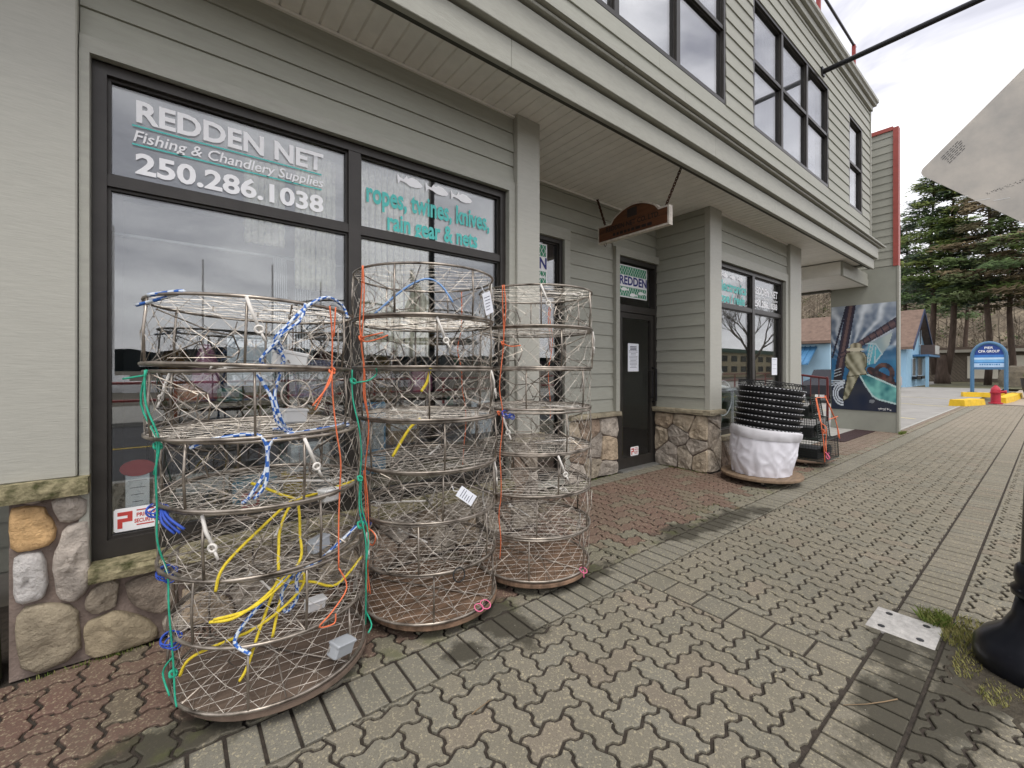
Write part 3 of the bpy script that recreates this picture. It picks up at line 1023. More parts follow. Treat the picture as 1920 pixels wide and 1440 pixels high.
w = glazed('upper_window', 6.04, 9.11, 4.672, 6.448, 2.475, [7.045, 8.08], [5.60], fw=.045, depth=.09, outer=GLASS_U)
w = glazed('upper_window', 10.36, 11.26, 4.672, 6.448, 2.475, [], [5.56], fw=.045, depth=.09, outer=GLASS_U)
BLIND = M('white_blind', (.84, .85, .88), .8, var=.05, vs=2)  # white slats added behind the glass to brighten the sky-reflecting panes
for a, b_ in ((6.06, 9.09), (10.38, 11.24)):
    mb = MB()
    n = 60
    for i in range(n):
        x0, x1 = a + (b_ - a) * i / n, a + (b_ - a) * (i + .92) / n
        mb.add([(x0, 2.66, 4.68), (x1, 2.69, 4.68), (x1, 2.69, 6.44), (x0, 2.66, 6.44)], [(0, 1, 2, 3)])
    struct(mb.build('added_blind_slats', BLIND, shop, fix=False), 'stuff')
part_box('upper_room_wall', M('upper_room', (.66, .66, .68), .9, var=.04), -1.5, 5.9, 5.2, 5.3, 4.15, 6.9)
part_box('upper_room_ceiling', MATS['upper_room'], -1.5, 11.7, 2.6, 5.2, 6.7, 6.8)
part_box('upper_room_floor', SHOPFLOOR, -1.5, 11.7, 2.6, 5.2, 4.14, 4.2)
# cornice
part_box('cornice_board', TRIM, -1.6, 11.93, 2.43, 2.5, 7.062, 7.165)
m = MB()
prof = [(2.43, 7.175), (2.385, 7.175), (2.375, 7.215), (2.345, 7.235), (2.345, 7.295), (2.5, 7.31), (2.5, 7.175)]
n = len(prof)
m.add([(-1.6, y, z) for y, z in prof] + [(12.0, y, z) for y, z in prof], [tuple(range(n)), tuple(range(2 * n - 1, n - 1, -1))] + [(i, (i + 1) % n, n + (i + 1) % n, n + i) for i in range(n)])
m.build('crown_moulding', TRIM, shop)
part_box('roof_deck', CONC, -1.6, 11.9, 2.5, 10, 7.2, 7.3)

# red roof railing
REDP = M('red_painted_steel', (.28, .045, .04), .45, var=.2, vs=8)
rr = thing('roof_railing', 'red posts with dark pipe rail along the shop roof edge', 'railing', (11.3, 2.62, 7.3))
for x in (6.9, 9.1, 11.3):
    m = MB(); m.box(x - .03, x + .03, 2.59, 2.65, 7.3, 8.32); m.build('post', REDP, rr)
m = MB(); m.tube([(6.0, 2.62, 8.32), (11.4, 2.62, 8.32)], .024, 8); m.build('rail', BLACKP, rr)
m = MB(); m.tube([(6.0, 2.62, 7.85), (11.3, 2.62, 7.85)], .012, 6); m.build('rail', REDP, rr)

# banner pole
bp_ = thing('banner_pole', 'slim black pole sticking out from the upper wall over the pavement', 'pole', (8.76, 2.46, 6.57))
m = MB(); m.tube([(8.76, 2.46, 6.572), (8.76, .2, 6.577)], .042, 12); m.build('pole_tube', BLACKP, bp_)
m = MB(); m.box(8.70, 8.82, 2.445, 2.466, 6.50, 6.64); m.build('wall_plate', BLACKP, bp_)

# ---- wing wall with the mural
wing = thing('wing_wall', 'tall sage wing wall with red trim beside the passage', 'wall', (12.9, 2.8, 0))
part_box('lower_wall', M('sage_stucco', (.30, .305, .26), .8, var=.07, vs=3, bump=.15, bs=60), 12.85, 12.98, 2.19, 3.44, 0, 3.80, wing)
part_box('upper_wall', TRIM, 12.87, 12.98, 2.19, 5.2, 3.80, 6.93, wing)
for i in range(18):
    plank_side(2.26, 3.6, 3.82 + i * .1735, 3.82 + i * .1735 + .171, 12.87, wing)
REDT = M('red_trim', (.34, .075, .06), .5, var=.12, vs=6)
part_box('red_trim', REDT, 12.825, 13.0, 2.165, 2.26, 3.80, 6.95, wing)
part_box('red_trim', REDT, 12.825, 13.0, 2.262, 5.2, 6.90, 6.985, wing)
part_box('end_board', TRIM, 12.835, 12.99, 2.155, 2.19, 0, 3.795, wing)

# interior of the shop
part_box('shop_back_wall', DARKROOM, -.6, 9.2, 7.0, 7.1, 0, 3.7)
part_box('shop_ceiling', M('shop_ceiling_paint', (.6, .6, .6), .9), -.6, 9.2, 3.96, 7.0, 3.5, 3.6)
part_box('shop_ceiling', MATS['shop_ceiling_paint'], -.6, 2.68, 3.2, 3.96, 3.5, 3.6)
part_box('shop_ceiling', MATS['shop_ceiling_paint'], 6.15, 9.2, 3.2, 3.96, 3.5, 3.6)
part_box('shop_floor', SHOPFLOOR, -.6, 9.2, 3.95, 7.0, -.005, .012)
part_box('shop_floor', SHOPFLOOR, -.6, 2.63, 3.2, 3.948, -.005, .012)
part_box('shop_floor', SHOPFLOOR, 6.15, 9.2, 3.2, 3.948, -.005, .012)
part_box('wall', DARKROOM, -.6, -.5, 3.2, 7.0, 0, 3.6)
# ------------------------------------------------------------------ lettering on the glass
GY = 3.03 + .048
fw1 = front(GY)
text('REDDEN NET', fw1, -.168, .79, 2.795, .118, WHITE, 'lettering', win1, bold=.030)
text('Fishing & Chandlery Supplies', fw1, -.180, .79, 2.685, .063, WHITE, 'lettering', win1, shear=.22, bold=.010)
text('250.286.1038', fw1, -.172, .79, 2.515, .113, WHITE, 'lettering', win1, bold=.030)
for z in (2.764, 2.663):
    m = MB(); m.box(-.185, .778, GY - .0015, GY - .0005, z, z + .009); m.build('stripe', TEAL, win1)
text('ropes, twines, knives,', fw1, 1.083, 2.17, 2.668, .150, TEAL, 'lettering', win1, bold=.030)
text('rain gear & nets', fw1, 1.24, 2.045, 2.495, .135, TEAL, 'lettering', win1, bold=.030)

def fish_poly(x0, x1, zc, h):
    L = x1 - x0
    pts = [(0, .0), (.0, .5), (.10, .18), (.24, .1), (.36, .55), (.40, .28), (.55, .5), (.75, .42), (.92, .12), (1, -.12), (.9, -.34), (.7, -.46), (.48, -.42), (.30, -.2), (.12, -.12), (.02, -.45)]
    return [(x0 + a * L, zc + b * h) for a, b in pts]
for x0, x1, z in ((1.32, 1.53, 2.895), (1.555, 1.76, 2.893), (1.785, 1.99, 2.888)):
    m = MB(); m.prism(fish_poly(x0, x1, z, .075), fw1, .0006, .0016); m.build('fish_decal', WHITE, win1)

text('REDDEN NET', fw1, 7.53, 8.52, 2.71, .125, WHITE, 'lettering', win2, bold=.030)
text('Fishing & Chandlery Supplies', fw1, 7.53, 8.52, 2.635, .055, WHITE, 'lettering', win2, shear=.22, bold=.010)
text('250.286.1038', fw1, 7.53, 8.50, 2.505, .11, WHITE, 'lettering', win2, bold=.030)
text('electronics', fw1, 6.32, 7.25, 2.64, .16, TEAL, 'lettering', win2, bold=.030)
text('rope / reels', fw1, 6.32, 7.2, 2.47, .14, TEAL, 'lettering', win2, bold=.030)
for x0, x1 in ((6.42, 6.62), (6.68, 6.88), (6.94, 7.14)):
    m = MB(); m.prism(fish_poly(x0, x1, 2.87, .075), fw1, .0006, .0016); m.build('fish_decal', WHITE, win2)

# ---- shop name sheets with green net pattern
GREEN = M('green_print', (.02, .24, .12), .5, var=.05)
NAVY = M('navy_print', (.02, .025, .20), .5, var=.05)
def name_sheet(x0, x1, z0, z1, Y, label):
    t = thing('name_sheet', label, 'sign', ((x0 + x1) / 2, Y, z0), 'net-patterned name sheets in the door glass')
    fn = front(Y)
    m = MB(); m.box(x0, x1, Y - .001, Y + .001, z0, z1); m.build('sheet', WHITE, t)
    H = z1 - z0
    bands = [(z1 - .31 * H, z1 - .03 * H), (z0 + .03 * H, z0 + .33 * H)]
    xa, xb = x0 + .02, x1 - .02
    for k, (a, b) in enumerate(bands):
        m = MB(); m.box(xa, xb, Y - .0024, Y - .0014, a, b); m.build('green_band', GREEN, t)
        m = MB()
        n = 11; st = (xb - xa) / n; hh = b - a
        for i in range(-3, n + 3):
            for sgn in (1, -1):
                p = [(xa + i * st, a if sgn > 0 else b), (xa + i * st + st * 1.6, b if sgn > 0 else a)]
                q = clip_rect([(p[0][0] - .003, p[0][1]), (p[0][0] + .003, p[0][1]), (p[1][0] + .003, p[1][1]), (p[1][0] - .003, p[1][1])], xa, xb, a, b)
                if len(q) > 2:
                    m.prism(q, fn, .0026 + .0003 * (sgn > 0), .003 + .0003 * (sgn > 0))
        struct(m.build('net_lines', WHITE, t), 'stuff')
    for (fx, fz) in ((.06, .245), (.36, .10), (.66, .19)):
        m = MB(); m.prism([(2 * (x0 + fx * (x1 - x0)) + .19 - a, b) for a, b in fish_poly(x0 + fx * (x1 - x0), x0 + fx * (x1 - x0) + .19, z0 + fz * H, .055)], fn, .0038, .0046); m.build('fish_print', WHITE, t)
    text('REDDEN', fn, x0 + .015, x1 - .008, z0 + .40 * H, .125 * H / .46, NAVY, 'lettering', t, bold=.030, ext=.004)
    return t
name_sheet(4.955, 5.63, 2.49, 2.955, 3.83, 'green and white net sheet lettered in navy above the entrance door')
name_sheet(2.885, 3.567, 2.47, 2.97, 3.835, 'green and white net sheet lettered in navy in the tall side window')

# ---- papers
def paper(x0, x1, z0, z1, Y, label, name='paper_notice', lines=10, mat=None, seed=1, head=0):
    t = thing(name, label, 'notice', ((x0 + x1) / 2, Y, z0))
    m = MB(); m.box(x0, x1, Y - .0008, Y + .0008, z0, z1); m.build('sheet', mat or PAPER, t)
    r = random.Random(seed)
    m = MB()
    H, Wd = z1 - z0, x1 - x0
    for i in range(lines):
        zz = z1 - H * (.1 + .8 * i / max(1, lines))
        w = r.uniform(.45, .85) if i >= head else .6
        h = H * (.012 if i >= head else .03)
        m.box(x0 + Wd * (.5 - w / 2), x0 + Wd * (.5 + w / 2), Y - .0018, Y - .0010, zz - h, zz)
    if lines:
        struct(m.build('print', INK, t), 'stuff')
    return t
paper(5.16, 5.415, 1.415, 1.825, 3.826, 'white printed notice taped to the entrance door glass', lines=16, seed=2, head=3)
paper(.246, .489, 1.345, 1.66, 3.118, 'blank-looking white paper behind the big window at eye level', lines=2, seed=3)
paper(2.01, 2.222, .89, 1.17, 3.118, 'white notice with handwriting low in the right pane of the big window', lines=4, seed=4)
paper(8.26, 8.49, 1.345, 1.65, 3.075, 'white notice at the right edge of the second shop window', lines=3, seed=5)
t = paper(-.215, -.115, .66, .90, 3.13, 'white leaflet with a red oval behind the left window corner', lines=5, seed=6)
m = MB(); m.prism([(-.165 + .075 * math.cos(a * .2618), .905 + .045 * math.sin(a * .2618)) for a in range(24)], front(3.13), .002, .003)
m.build('red_oval', M('red_print', (.45, .05, .05), .5), t)

REDPR = M('red_sticker_print', (.52, .06, .05), .5)
def sticker(x0, x1, z0, z1, Y, label):
    t = thing('security_sticker', label, 'sticker', ((x0 + x1) / 2, Y, z0), 'security stickers on the shop glass')
    Wd, H = x1 - x0, z1 - z0
    b = .008
    pl = [(x0 + b, z0), (x1 - b, z0), (x1, z0 + b), (x1, z1 - b), (x1 - b, z1), (x0 + b, z1), (x0, z1 - b), (x0, z0 + b)]
    m = MB(); m.prism(pl, front(Y), 0, .001); m.build('sheet', WHITE, t)
    m = MB(); px = lambda a: x0 + a * Wd; pz = lambda a: z0 + a * H
    m.prism([(px(.08), pz(.14)), (px(.19), pz(.14)), (px(.19), pz(.40)), (px(.41), pz(.40)), (px(.41), pz(.84)), (px(.08), pz(.84)), (px(.08), pz(.68)), (px(.30), pz(.68)), (px(.30), pz(.56)), (px(.08), pz(.56))], front(Y), .0012, .002)
    m.build('letter_mark', REDPR, t)
    text("PRICE'S", front(Y), px(.50), px(.93), pz(.56), H * .17, REDPR, 'lettering', t, bold=.030, ext=.002)
    text('SECURITY', front(Y), px(.45), px(.95), pz(.30), H * .17, REDPR, 'lettering', t, bold=.030, ext=.002)
    m = MB()
    for z in (.82, .18):
        m.box(px(.5), px(.9), Y - .002, Y - .0012, pz(z), pz(z + .05))
    m.build('small_print', REDPR, t)
sticker(-.258, -.075, .582, .705, GY, 'white sticker with red letters low in the big window corner')
sticker(5.23, 5.42, .175, .305, 3.831, 'small white and red sticker low on the entrance door glass')

# ------------------------------------------------------------------ hanging wooden sign
WOOD = M('stained_sign_wood', (.10, .038, .016), .45, var=.4, vs=3, stretch=(8, 1.2, 10), bump=.3, bs=20)
CREAM = M('worn_cream_paint', (.58, .53, .46), .7, var=.25, vs=20)
X0 = 4.4
hs = thing('hanging_sign', 'brown wooden hanging sign with arched top and cream edge above the entrance', 'hanging sign', (X0, 3.2, 3.1))
arch = [(2.70, 3.10), (2.70, 3.325), (2.83, 3.325)]
n = 12
for i in range(n + 1):
    t = i / n
    y = 2.87 + t * .62
    arch.append((y, 3.325 + .16 * math.sin(math.pi * (.08 + .84 * t)) ** .8))
arch += [(3.53, 3.325), (3.74, 3.325), (3.74, 3.10)]
fnS = side(X0)
m = MB(); m.prism(arch, fnS, -.07, -.002); m.build('board_edge', CREAM, hs)
inn = inset(arch, .022)
m = MB(); m.prism(inn, fnS, -.001, .003); m.build('wood_face', WOOD, hs)
DARKL = M('carved_dark_letters', (.016, .012, .012), .6)
fmir = lambda a, b, d: (X0 - d, 6.44 - a, b)      # reads left to right for a viewer looking along +x
text('REDDEN NET CO. LTD.', fmir, 2.84, 3.62, 3.225, .062, DARKL, 'lettering', hs, bold=.02, ext=.005)
m = MB()
r = random.Random(4)
y = 2.95
while y < 3.52:
    L = r.uniform(.03, .07); m.box(X0 - .006, X0 - .004, 6.44 - y - L, 6.44 - y, 3.15, 3.185); y += L + .018
m.build('small_carving', DARKL, hs)
m = MB(); m.box(X0 - .006, X0 - .004, 3.13, 3.27, 3.325, 3.43); m.build('emblem', M('emblem_paint', (.03, .022, .02), .6), hs)
m = MB(); m.tube([(X0 + .035, 3.63, 3.10), (X0 + .035, 3.63, 3.075), (X0 + .035, 3.645, 3.06), (X0 + .035, 3.66, 3.075), (X0 + .035, 3.66, 3.095)], .004, 5); m.build('eye_hook', RUST, hs)
def chain(p0, p1, name='chain'):
    p0, p1 = Vector(p0), Vector(p1)
    d = p1 - p0; L = d.length; d.normalize()
    u = Vector((1, 0, 0)); v = d.cross(u).normalized()
    n = int(L / .030)
    m = MB()
    for i in range(n):
        c = p0 + d * (L * (i + .5) / n)
        w = u if i % 2 else v
        pts = []
        for k in range(10):
            a = 2 * math.pi * k / 10
            pts.append(c + d * (.025 * math.sin(a)) + w * (.013 * math.cos(a)))
        m.tube(pts, .0056, 5, closed=True)
    struct(m.build(name, RUST, hs), 'stuff')
chain((X0 + .03, 3.78, 3.73), (X0 + .03, 3.64, 3.33))
chain((X0 + .03, 2.56, 3.72), (X0 + .03, 2.76, 3.33))

# ------------------------------------------------------------------ things inside the shop window
CORD = M('white_cord', (.72, .73, .75), .7)
BEIGE = M('cream_twine', (.80, .74, .58), .85, var=.25, vs=30)
rod = tag(link('display_rod', MB().tube([(-.3, 3.52, 2.27), (2.25, 3.52, 2.27)], .01, 6).mesh('display_rod', CORD)), 'thin white rod across the window display just below the transom', 'rod')
for k, (xa, xb) in enumerate(((.56, .64), (.70, .80))):
    t = thing('cord_bundle', ['white cords hanging beside the paper notice, left bundle', 'white cords hanging beside the mullion, right bundle'][k], 'cord', (xa, 3.52, 1.5), 'white cords hung in the window')
    for i in range(7):
        x = xa + (xb - xa) * i / 6
        m = MB(); m.tube([(x, 3.52, 2.26), (x + .004, 3.5, 1.9), (x + .008 * (i - 3), 3.5, 1.35)], .0045, 5); m.build('cord', CORD, t)
def pleats(x0, x1, z0, z1, Y, n, label, knots=False, wave=.02):
    t = thing('hanging_twine', label, 'twine hanks', ((x0 + x1) / 2, Y, z0), 'cream twine hanks hung in the window')
    for i in range(n):
        x = x0 + (x1 - x0) * (i + .5) / n
        w = (x1 - x0) / n * .46
        prof = []
        k = 14
        for j in range(k + 1):
            z = z0 + (z1 - z0) * j / k
            rr = w * (1 + (.35 * (j % 2) if knots else .06 * math.sin(j * 1.7 + i)))
            prof.append((rr, z))
        m = MB(); m.lathe(prof, x, Y + RG.uniform(-wave, wave), 8)
        m.build('hank', BEIGE, t, smooth=True)
pleats(.36, .60, 2.30, 2.86, 3.34, 6, 'short cream twine hanks hung behind the phone number', True)
pleats(.66, .94, 2.02, 2.98, 3.32, 8, 'cream twine hanks hung just left of the mullion', True)
pleats(1.05, 1.70, 1.55, 3.2, 3.30, 14, 'long cream twine hanks hung right of the mullion')
m = MB(); m.box(1.715, 1.77, 3.6, 3.68, .5, 3.4); tag(m.build('lamp_reflection_bar', BLACKP), 'black bar drawn as the lamp post reflection in the right pane of the big window', 'post')  # solid black bar stands in for the lamp post mirrored in the glass
# display shelf and goods
SHELFM = M('display_plywood', (.20, .16, .11), .7, var=.2, vs=4)
sh = thing('display_shelf', 'low plywood display shelf behind the big window', 'shelf', (1.0, 3.5, 0))
m = MB(); m.box(-.25, 2.25, 3.24, 3.95, .50, .53); m.build('shelf_board', SHELFM, sh)
for x in (-.2, .98, 2.2):
    m = MB(); m.box(x - .03, x + .03, 3.3, 3.9, .012, .50); m.build('support', SHELFM, sh)
m = MB(); m.box(.0, 2.25, 3.45, 3.95, 1.20, 1.23); m.build('shelf_board', SHELFM, sh)
for x in (.03, 1.1, 2.2):
    m = MB(); m.box(x - .012, x + .012, 3.9, 3.94, .53, 1.20); m.build('support', BLACKP, sh)
GOODS = [
 ('black_crate', (.02, .02, .022), (-.02, .30, 3.45, 3.75, .53, .85), 'black plastic crate at the left end of the window display', 'crate'),
 ('blue_carton', (.10, .28, .45), (1.06, 1.36, 3.40, 3.46, .60, 1.18), 'tall blue card right of the mullion behind the middle pots', 'carton'),
 ('grey_carton', (.42, .43, .46), (.62, .92, 3.40, 3.62, .53, .80), 'grey carton on the window shelf left of the mullion', 'carton'),
 ('blue_tray', (.12, .30, .42), (.30, .58, 3.40, 3.62, .53, .68), 'blue tray on the window shelf behind the left pots', 'tray'),
 ('yellow_tub', (.62, .42, .05), (.58, .76, 3.28, 3.42, .53, .72), 'yellow tub low in the window behind the left pots', 'tub'),
 ('red_box', (.45, .05, .06), (.34, .44, 3.27, 3.36, .53, .62), 'small red box on the window shelf behind the left pots', 'box'),
 ('lavender_box', (.36, .34, .48), (.70, 1.0, 3.55, 3.80, 1.23, 1.52), 'lavender box on the upper shelf left of the mullion', 'box'),
 ('amber_basket', (.36, .22, .07), (.60, .92, 3.45, 3.72, .95, 1.16), 'amber basket on the window display left of the mullion', 'basket'),
 ('brown_carton', (.30, .20, .11), (1.42, 1.70, 3.50, 3.75, .80, 1.14), 'brown carton behind the middle stack of pots', 'carton'),
 ('dark_bag', (.05, .045, .05), (1.85, 2.15, 3.45, 3.75, 1.23, 1.60), 'dark bag on the upper shelf near the right window edge', 'bag'),
 ('pink_bag', (.42, .16, .26), (.08, .24, 3.48, 3.62, 1.23, 1.62), 'pink bag on the upper shelf behind the top left pot', 'bag'),
 ('magenta_bag', (.38, .09, .20), (1.62, 1.86, 3.48, 3.62, 1.23, 1.48), 'magenta bag on the upper shelf behind the middle pots', 'bag'),
 ('orange_net_heap', (.50, .22, .12), (-.02, .20, 3.46, 3.64, 1.23, 1.36), 'orange net heap on the upper shelf behind the top left pot', 'net'),
 ('green_box', (.10, .22, .15), (.22, .36, 3.44, 3.56, 1.23, 1.32), 'small green box on the upper shelf behind the paper notice', 'box'),
 ('white_box', (.62, .63, .65), (.62, .88, 3.24, 3.36, .72, .92), 'white printed box above the yellow tub in the window', 'box')]
for nm, c, (x0, x1, y0, y1, z0, z1), lb, cat in GOODS:
    mt = M('goods_' + nm, c, .6, var=.3, vs=14)
    t = thing(nm, lb, cat, ((x0 + x1) / 2, (y0 + y1) / 2, z0))
    if 'bag' in nm or 'heap' in nm or 'basket' in nm or 'tub' in nm:
        cx, cy, rx, ry, H = (x0 + x1) / 2, (y0 + y1) / 2, (x1 - x0) / 2, (y1 - y0) / 2, z1 - z0
        m = MB()
        if 'tub' in nm or 'basket' in nm:
            prof = [(.80, 0), (.92, .7), (1.0, .9), (1.02, 1.0), (.9, 1.0), (.82, .5)]
        else:
            prof = [(.7, 0), (.98, .12), (1.0, .4), (.85, .7), (.55, .88), (.3, 1.0)]
        m.lathe(prof, n=18)
        m.v = [(cx + x * rx * (1 + .1 * mnoise.noise((x * 3, y * 3, z * 4 + x0))), cy + y * ry * (1 + .1 * mnoise.noise((x * 3, y * 3 + 5, z * 4))), z0 + z * H) for x, y, z in m.v]
        m.build('body', mt, t, smooth=True)
        m = MB(); m.tube([(cx - rx * .5, cy, z0 + H * .85), (cx - rx * .3, cy, z0 + H * 1.12), (cx + rx * .3, cy, z0 + H * 1.12), (cx + rx * .5, cy, z0 + H * .85)], .008, 5); m.build('handle', BLACKP, t)
    else:
        bevel_box(x0, x1, y0, y1, z0, z1, .008).build('body', mt, t)
        m = MB(); m.box(x0 + .02, x1 - .02, y0 - .002, y0 - .0005, z0 + (z1 - z0) * .35, z0 + (z1 - z0) * .75); m.build('printed_label', M('goods_label', (.5, .5, .5), .6, var=.5, vs=40), t)
# black hanger rail with jackets behind the shelves
jk = thing('jacket_rail', 'dark rail of hanging rain jackets in the back of the shop', 'clothes rail', (1.0, 5.2, 0))
m = MB(); m.tube([(-.2, 5.2, 1.75), (2.4, 5.2, 1.75)], .015, 6); m.build('rail', BLACKP, jk)
for x in (-.2, 2.4):
    m = MB(); m.tube([(x, 5.2, .012), (x, 5.2, 1.75)], .015, 6); m.build('post', BLACKP, jk)
for i, c in enumerate(((.35, .16, .04), (.03, .05, .12), (.30, .28, .05), (.05, .12, .08), (.25, .05, .05), (.06, .06, .07), (.30, .18, .05))):
    x = .0 + i * .33
    m = MB(); m.lathe([(.05, .7), (.22, .75), (.24, 1.2), (.2, 1.55), (.06, 1.7)], n=12)
    m.v = [(x + a * .6, 5.2 + b, z) for a, b, z in m.v]
    m.build('jacket', M('jacket_%d' % i, c, .7), jk, smooth=True)
# yellow rope spools seen through the door
YR = M('yellow_rope', (.34, .25, .03), .7, var=.2, vs=60, bump=.8, bs=120)
for k in range(4):
    t = thing('rope_spool', 'yellow rope coil behind the door, %s of its stack' % ('lowest', 'second', 'third', 'topmost')[k], 'rope coil', (5.72, 4.6, .02 + k * .2), 'yellow rope coils behind the entrance door')
    m = MB()
    for j in range(7):
        z = .02 + k * .2 + .014 + j * .027
        m.tube([(5.72 + .19 * math.cos(a * .3307), 4.6 + .19 * math.sin(a * .3307), z) for a in range(19)], .0145, 6, closed=True)
    m.build('coil', YR, t, smooth=True)
# shelving with goods in the dark of the shop
rk = thing('shop_rack', 'dark shelf rack with goods behind the entrance door', 'rack', (4.6, 6.6, 0))
for z in (.3, .8, 1.3, 1.8, 2.3):
    m = MB(); m.box(2.9, 6.0, 6.4, 6.95, z, z + .03); m.build('shelf_board', SHELFM, rk)
for x in (2.9, 4.45, 6.0):
    m = MB(); m.box(x - .02, x + .02, 6.4, 6.95, .012, 2.8); m.build('post', BLACKP, rk)
gr = random.Random(8)
for z in (.33, .83, 1.33, 1.83):
    x = 2.95
    while x < 5.8:
        w = gr.uniform(.12, .3)
        m = MB(); m.box(x, x + w * .9, 6.45, 6.8, z, z + gr.uniform(.15, .36)); m.build('carton', M('rack_goods_%d' % gr.randint(0, 5), (gr.uniform(.05, .4), gr.uniform(.05, .35), gr.uniform(.05, .3)), .7), rk)
        x += w + .02
# in the second window
wl_ = thing('ship_wheel', 'small white ship wheel ornament in the second shop window', 'ornament', (6.85, 3.35, 1.2))
m = MB(); m.tube([(6.85 + .13 * math.cos(a * .3927), 3.35, 1.40 + .13 * math.sin(a * .3927)) for a in range(16)], .014, 6, closed=True); m.build('rim', WHITE, wl_)
for a in range(8):
    m = MB(); m.tube([(6.85, 3.35, 1.40), (6.85 + .19 * math.cos(a * .7854), 3.35, 1.40 + .19 * math.sin(a * .7854))], .009, 5); m.build('spoke', WHITE, wl_)
m = MB(); m.lathe([(.16, 1.14), (.17, 1.17), (.05, 1.2), (.03, 1.27)], 6.85, 3.35, 16); m.build('base', WHITE, wl_)
st = thing('glass_stand', 'glass display stand under the ship wheel in the second window', 'stand', (6.85, 3.4, 0))
m = MB(); m.box(6.4, 7.3, 3.25, 3.6, 1.10, 1.13); m.build('top', CORD, st)
for x in (6.45, 7.25):
    m = MB(); m.box(x - .015, x + .015, 3.28, 3.31, .012, 1.10); m.build('leg', CORD, st)
m = MB(); m.tube([(6.95 + .28 * math.cos(a * .2618), 3.3, .98 + .28 * math.sin(a * .2618)) for a in range(24)], .01, 5, closed=True)
tag(m.build('landing_net_hoop', CORD), 'white landing net hoop leaning in the second shop window', 'net hoop')
for k, (x, c, lb) in enumerate(((7.2, (.03, .12, .07), 'dark green reel on the second window display'), (7.75, (.10, .13, .06), 'olive tackle bag in the second shop window'), (6.55, (.20, .12, .07), 'brown rope bag at the left of the second window'))):
    t = thing('display_goods', lb, 'goods', (x, 3.6, .5))
    m = MB(); m.lathe([(.14, .5), (.18, .6), (.16, .85), (.19, .95), (.1, 1.05)], x, 3.62, 16); m.build('body', M('w2goods_%d' % k, c, .6, var=.3), t, smooth=True)
    m = MB(); m.tube([(x - .1, 3.6, 1.0), (x, 3.6, 1.2), (x + .1, 3.6, 1.0)], .01, 5); m.build('handle', BLACKP, t)
# office things behind the upper left window
lp = thing('table_lamp', 'small cream lamp behind the upper left window', 'lamp', (3.7, 3.4, 4.2))
m = MB(); m.lathe([(.08, 4.2), (.05, 4.25), (.02, 4.3), (.02, 5.0)], 3.7, 3.4, 10); m.build('stem', CORD, lp)
m = MB(); m.lathe([(.07, 5.0), (.08, 5.1), (.06, 5.25), (.02, 5.3)], 3.7, 3.4, 10); m.build('shade', M('lamp_shade', (.7, .6, .35), .6), lp)
# ------------------------------------------------------------------ crab pots
STEEL = M('pot_ring_steel', (.10, .078, .060), .34, .65, var=.45, vs=9, c2=(.34, .30, .255), spec=.5)
WIRE = M('stainless_wire', (.22, .19, .155), .42, .4, var=.45, vs=22, c2=(.58, .53, .46), spec=.5)
RUBBER = M('white_rubber_cord', (.66, .63, .58), .7, var=.1, vs=30)
GREYP = M('grey_plastic', (.36, .38, .40), .45, var=.08)
PLY = M('weathered_plywood', (.13, .082, .05), .75, var=.45, vs=5, stretch=(1, 6, 1), bump=.3, bs=40, c2=(.20, .125, .08))
PLYG = M('grey_weathered_plywood', (.15, .108, .08), .8, var=.35, vs=5, stretch=(1, 6, 1), bump=.3, bs=40)
PR, PH = 0.405, 0.272

def pot_variant(seed):
    r = random.Random(seed)
    d = {}
    wr = .00102
    # diamond netting round the side
    s = MB()
    n = 20; rows = 4
    grid = []
    for j in range(rows + 1):
        g = []
        for i in range(n):
            a = 2 * math.pi * (i + (.5 if j % 2 else 0) + (r.uniform(-.12, .12) if 0 < j < rows else 0)) / n
            bul = PR * (1 + (.012 * math.sin(math.pi * j / rows)) + (r.uniform(-.022, .012) if 0 < j < rows else 0))
            g.append((bul * math.cos(a), bul * math.sin(a), .006 + (PH - .014) * (j + (r.uniform(-.16, .16) if 0 < j < rows else 0)) / rows))
        grid.append(g)
    for j in range(rows):
        for i in range(n):
            k = [(i, i), (i, (i - 1) % n)] if j % 2 == 0 else [(i, i), (i, (i + 1) % n)]
            for a, b in k:
                s.seg(grid[j][a], grid[j + 1][b], wr)
            if 0 < j:      # twisted knots
                p = grid[j][i]; s.seg((p[0], p[1], p[2] - .011), (p[0] * 1.004, p[1] * 1.004, p[2] + .011), .0022)
    d['side'] = s
    # netting across the lid and the floor
    for key, z in (('lid', PH - .006), ('floor', .006)):
        m = MB()
        sx, sy = .085, .052
        nx, ny = int(2 * PR / sx) + 2, int(2 * PR / sy) + 2
        P = {}
        th = r.uniform(0, 3.14)
        ct, st_ = math.cos(th), math.sin(th)
        for j in range(-1, ny + 1):
            for i in range(-1, nx + 1):
                x = -PR + (i + (.5 if j % 2 else 0)) * sx + r.uniform(-.007, .007); y = -PR + j * sy + r.uniform(-.005, .005)
                P[i, j] = (x * ct - y * st_, x * st_ + y * ct, z + r.uniform(-.008, .004) * (1 if key == 'lid' else -.5))
        def clipseg(a, b):
            ra, rb = math.hypot(a[0], a[1]), math.hypot(b[0], b[1])
            if ra > PR and rb > PR:
                return
            if ra > PR or rb > PR:
                o, i_ = (a, b) if ra > PR else (b, a)
                ro = math.hypot(o[0], o[1]); f = PR / ro
                o = (o[0] * f, o[1] * f, z)
                a, b = i_, o
            m.seg(a, b, wr)
        for (i, j), p in P.items():
            for q in (((i, j + 1), (i - 1, j + 1)) if j % 2 == 0 else ((i, j + 1), (i + 1, j + 1))):
                if q in P:
                    clipseg(p, P[q])
        d[key] = m
    return {k: v.mesh('pot_' + k, WIRE, smooth=False, fix=False) for k, v in d.items()}

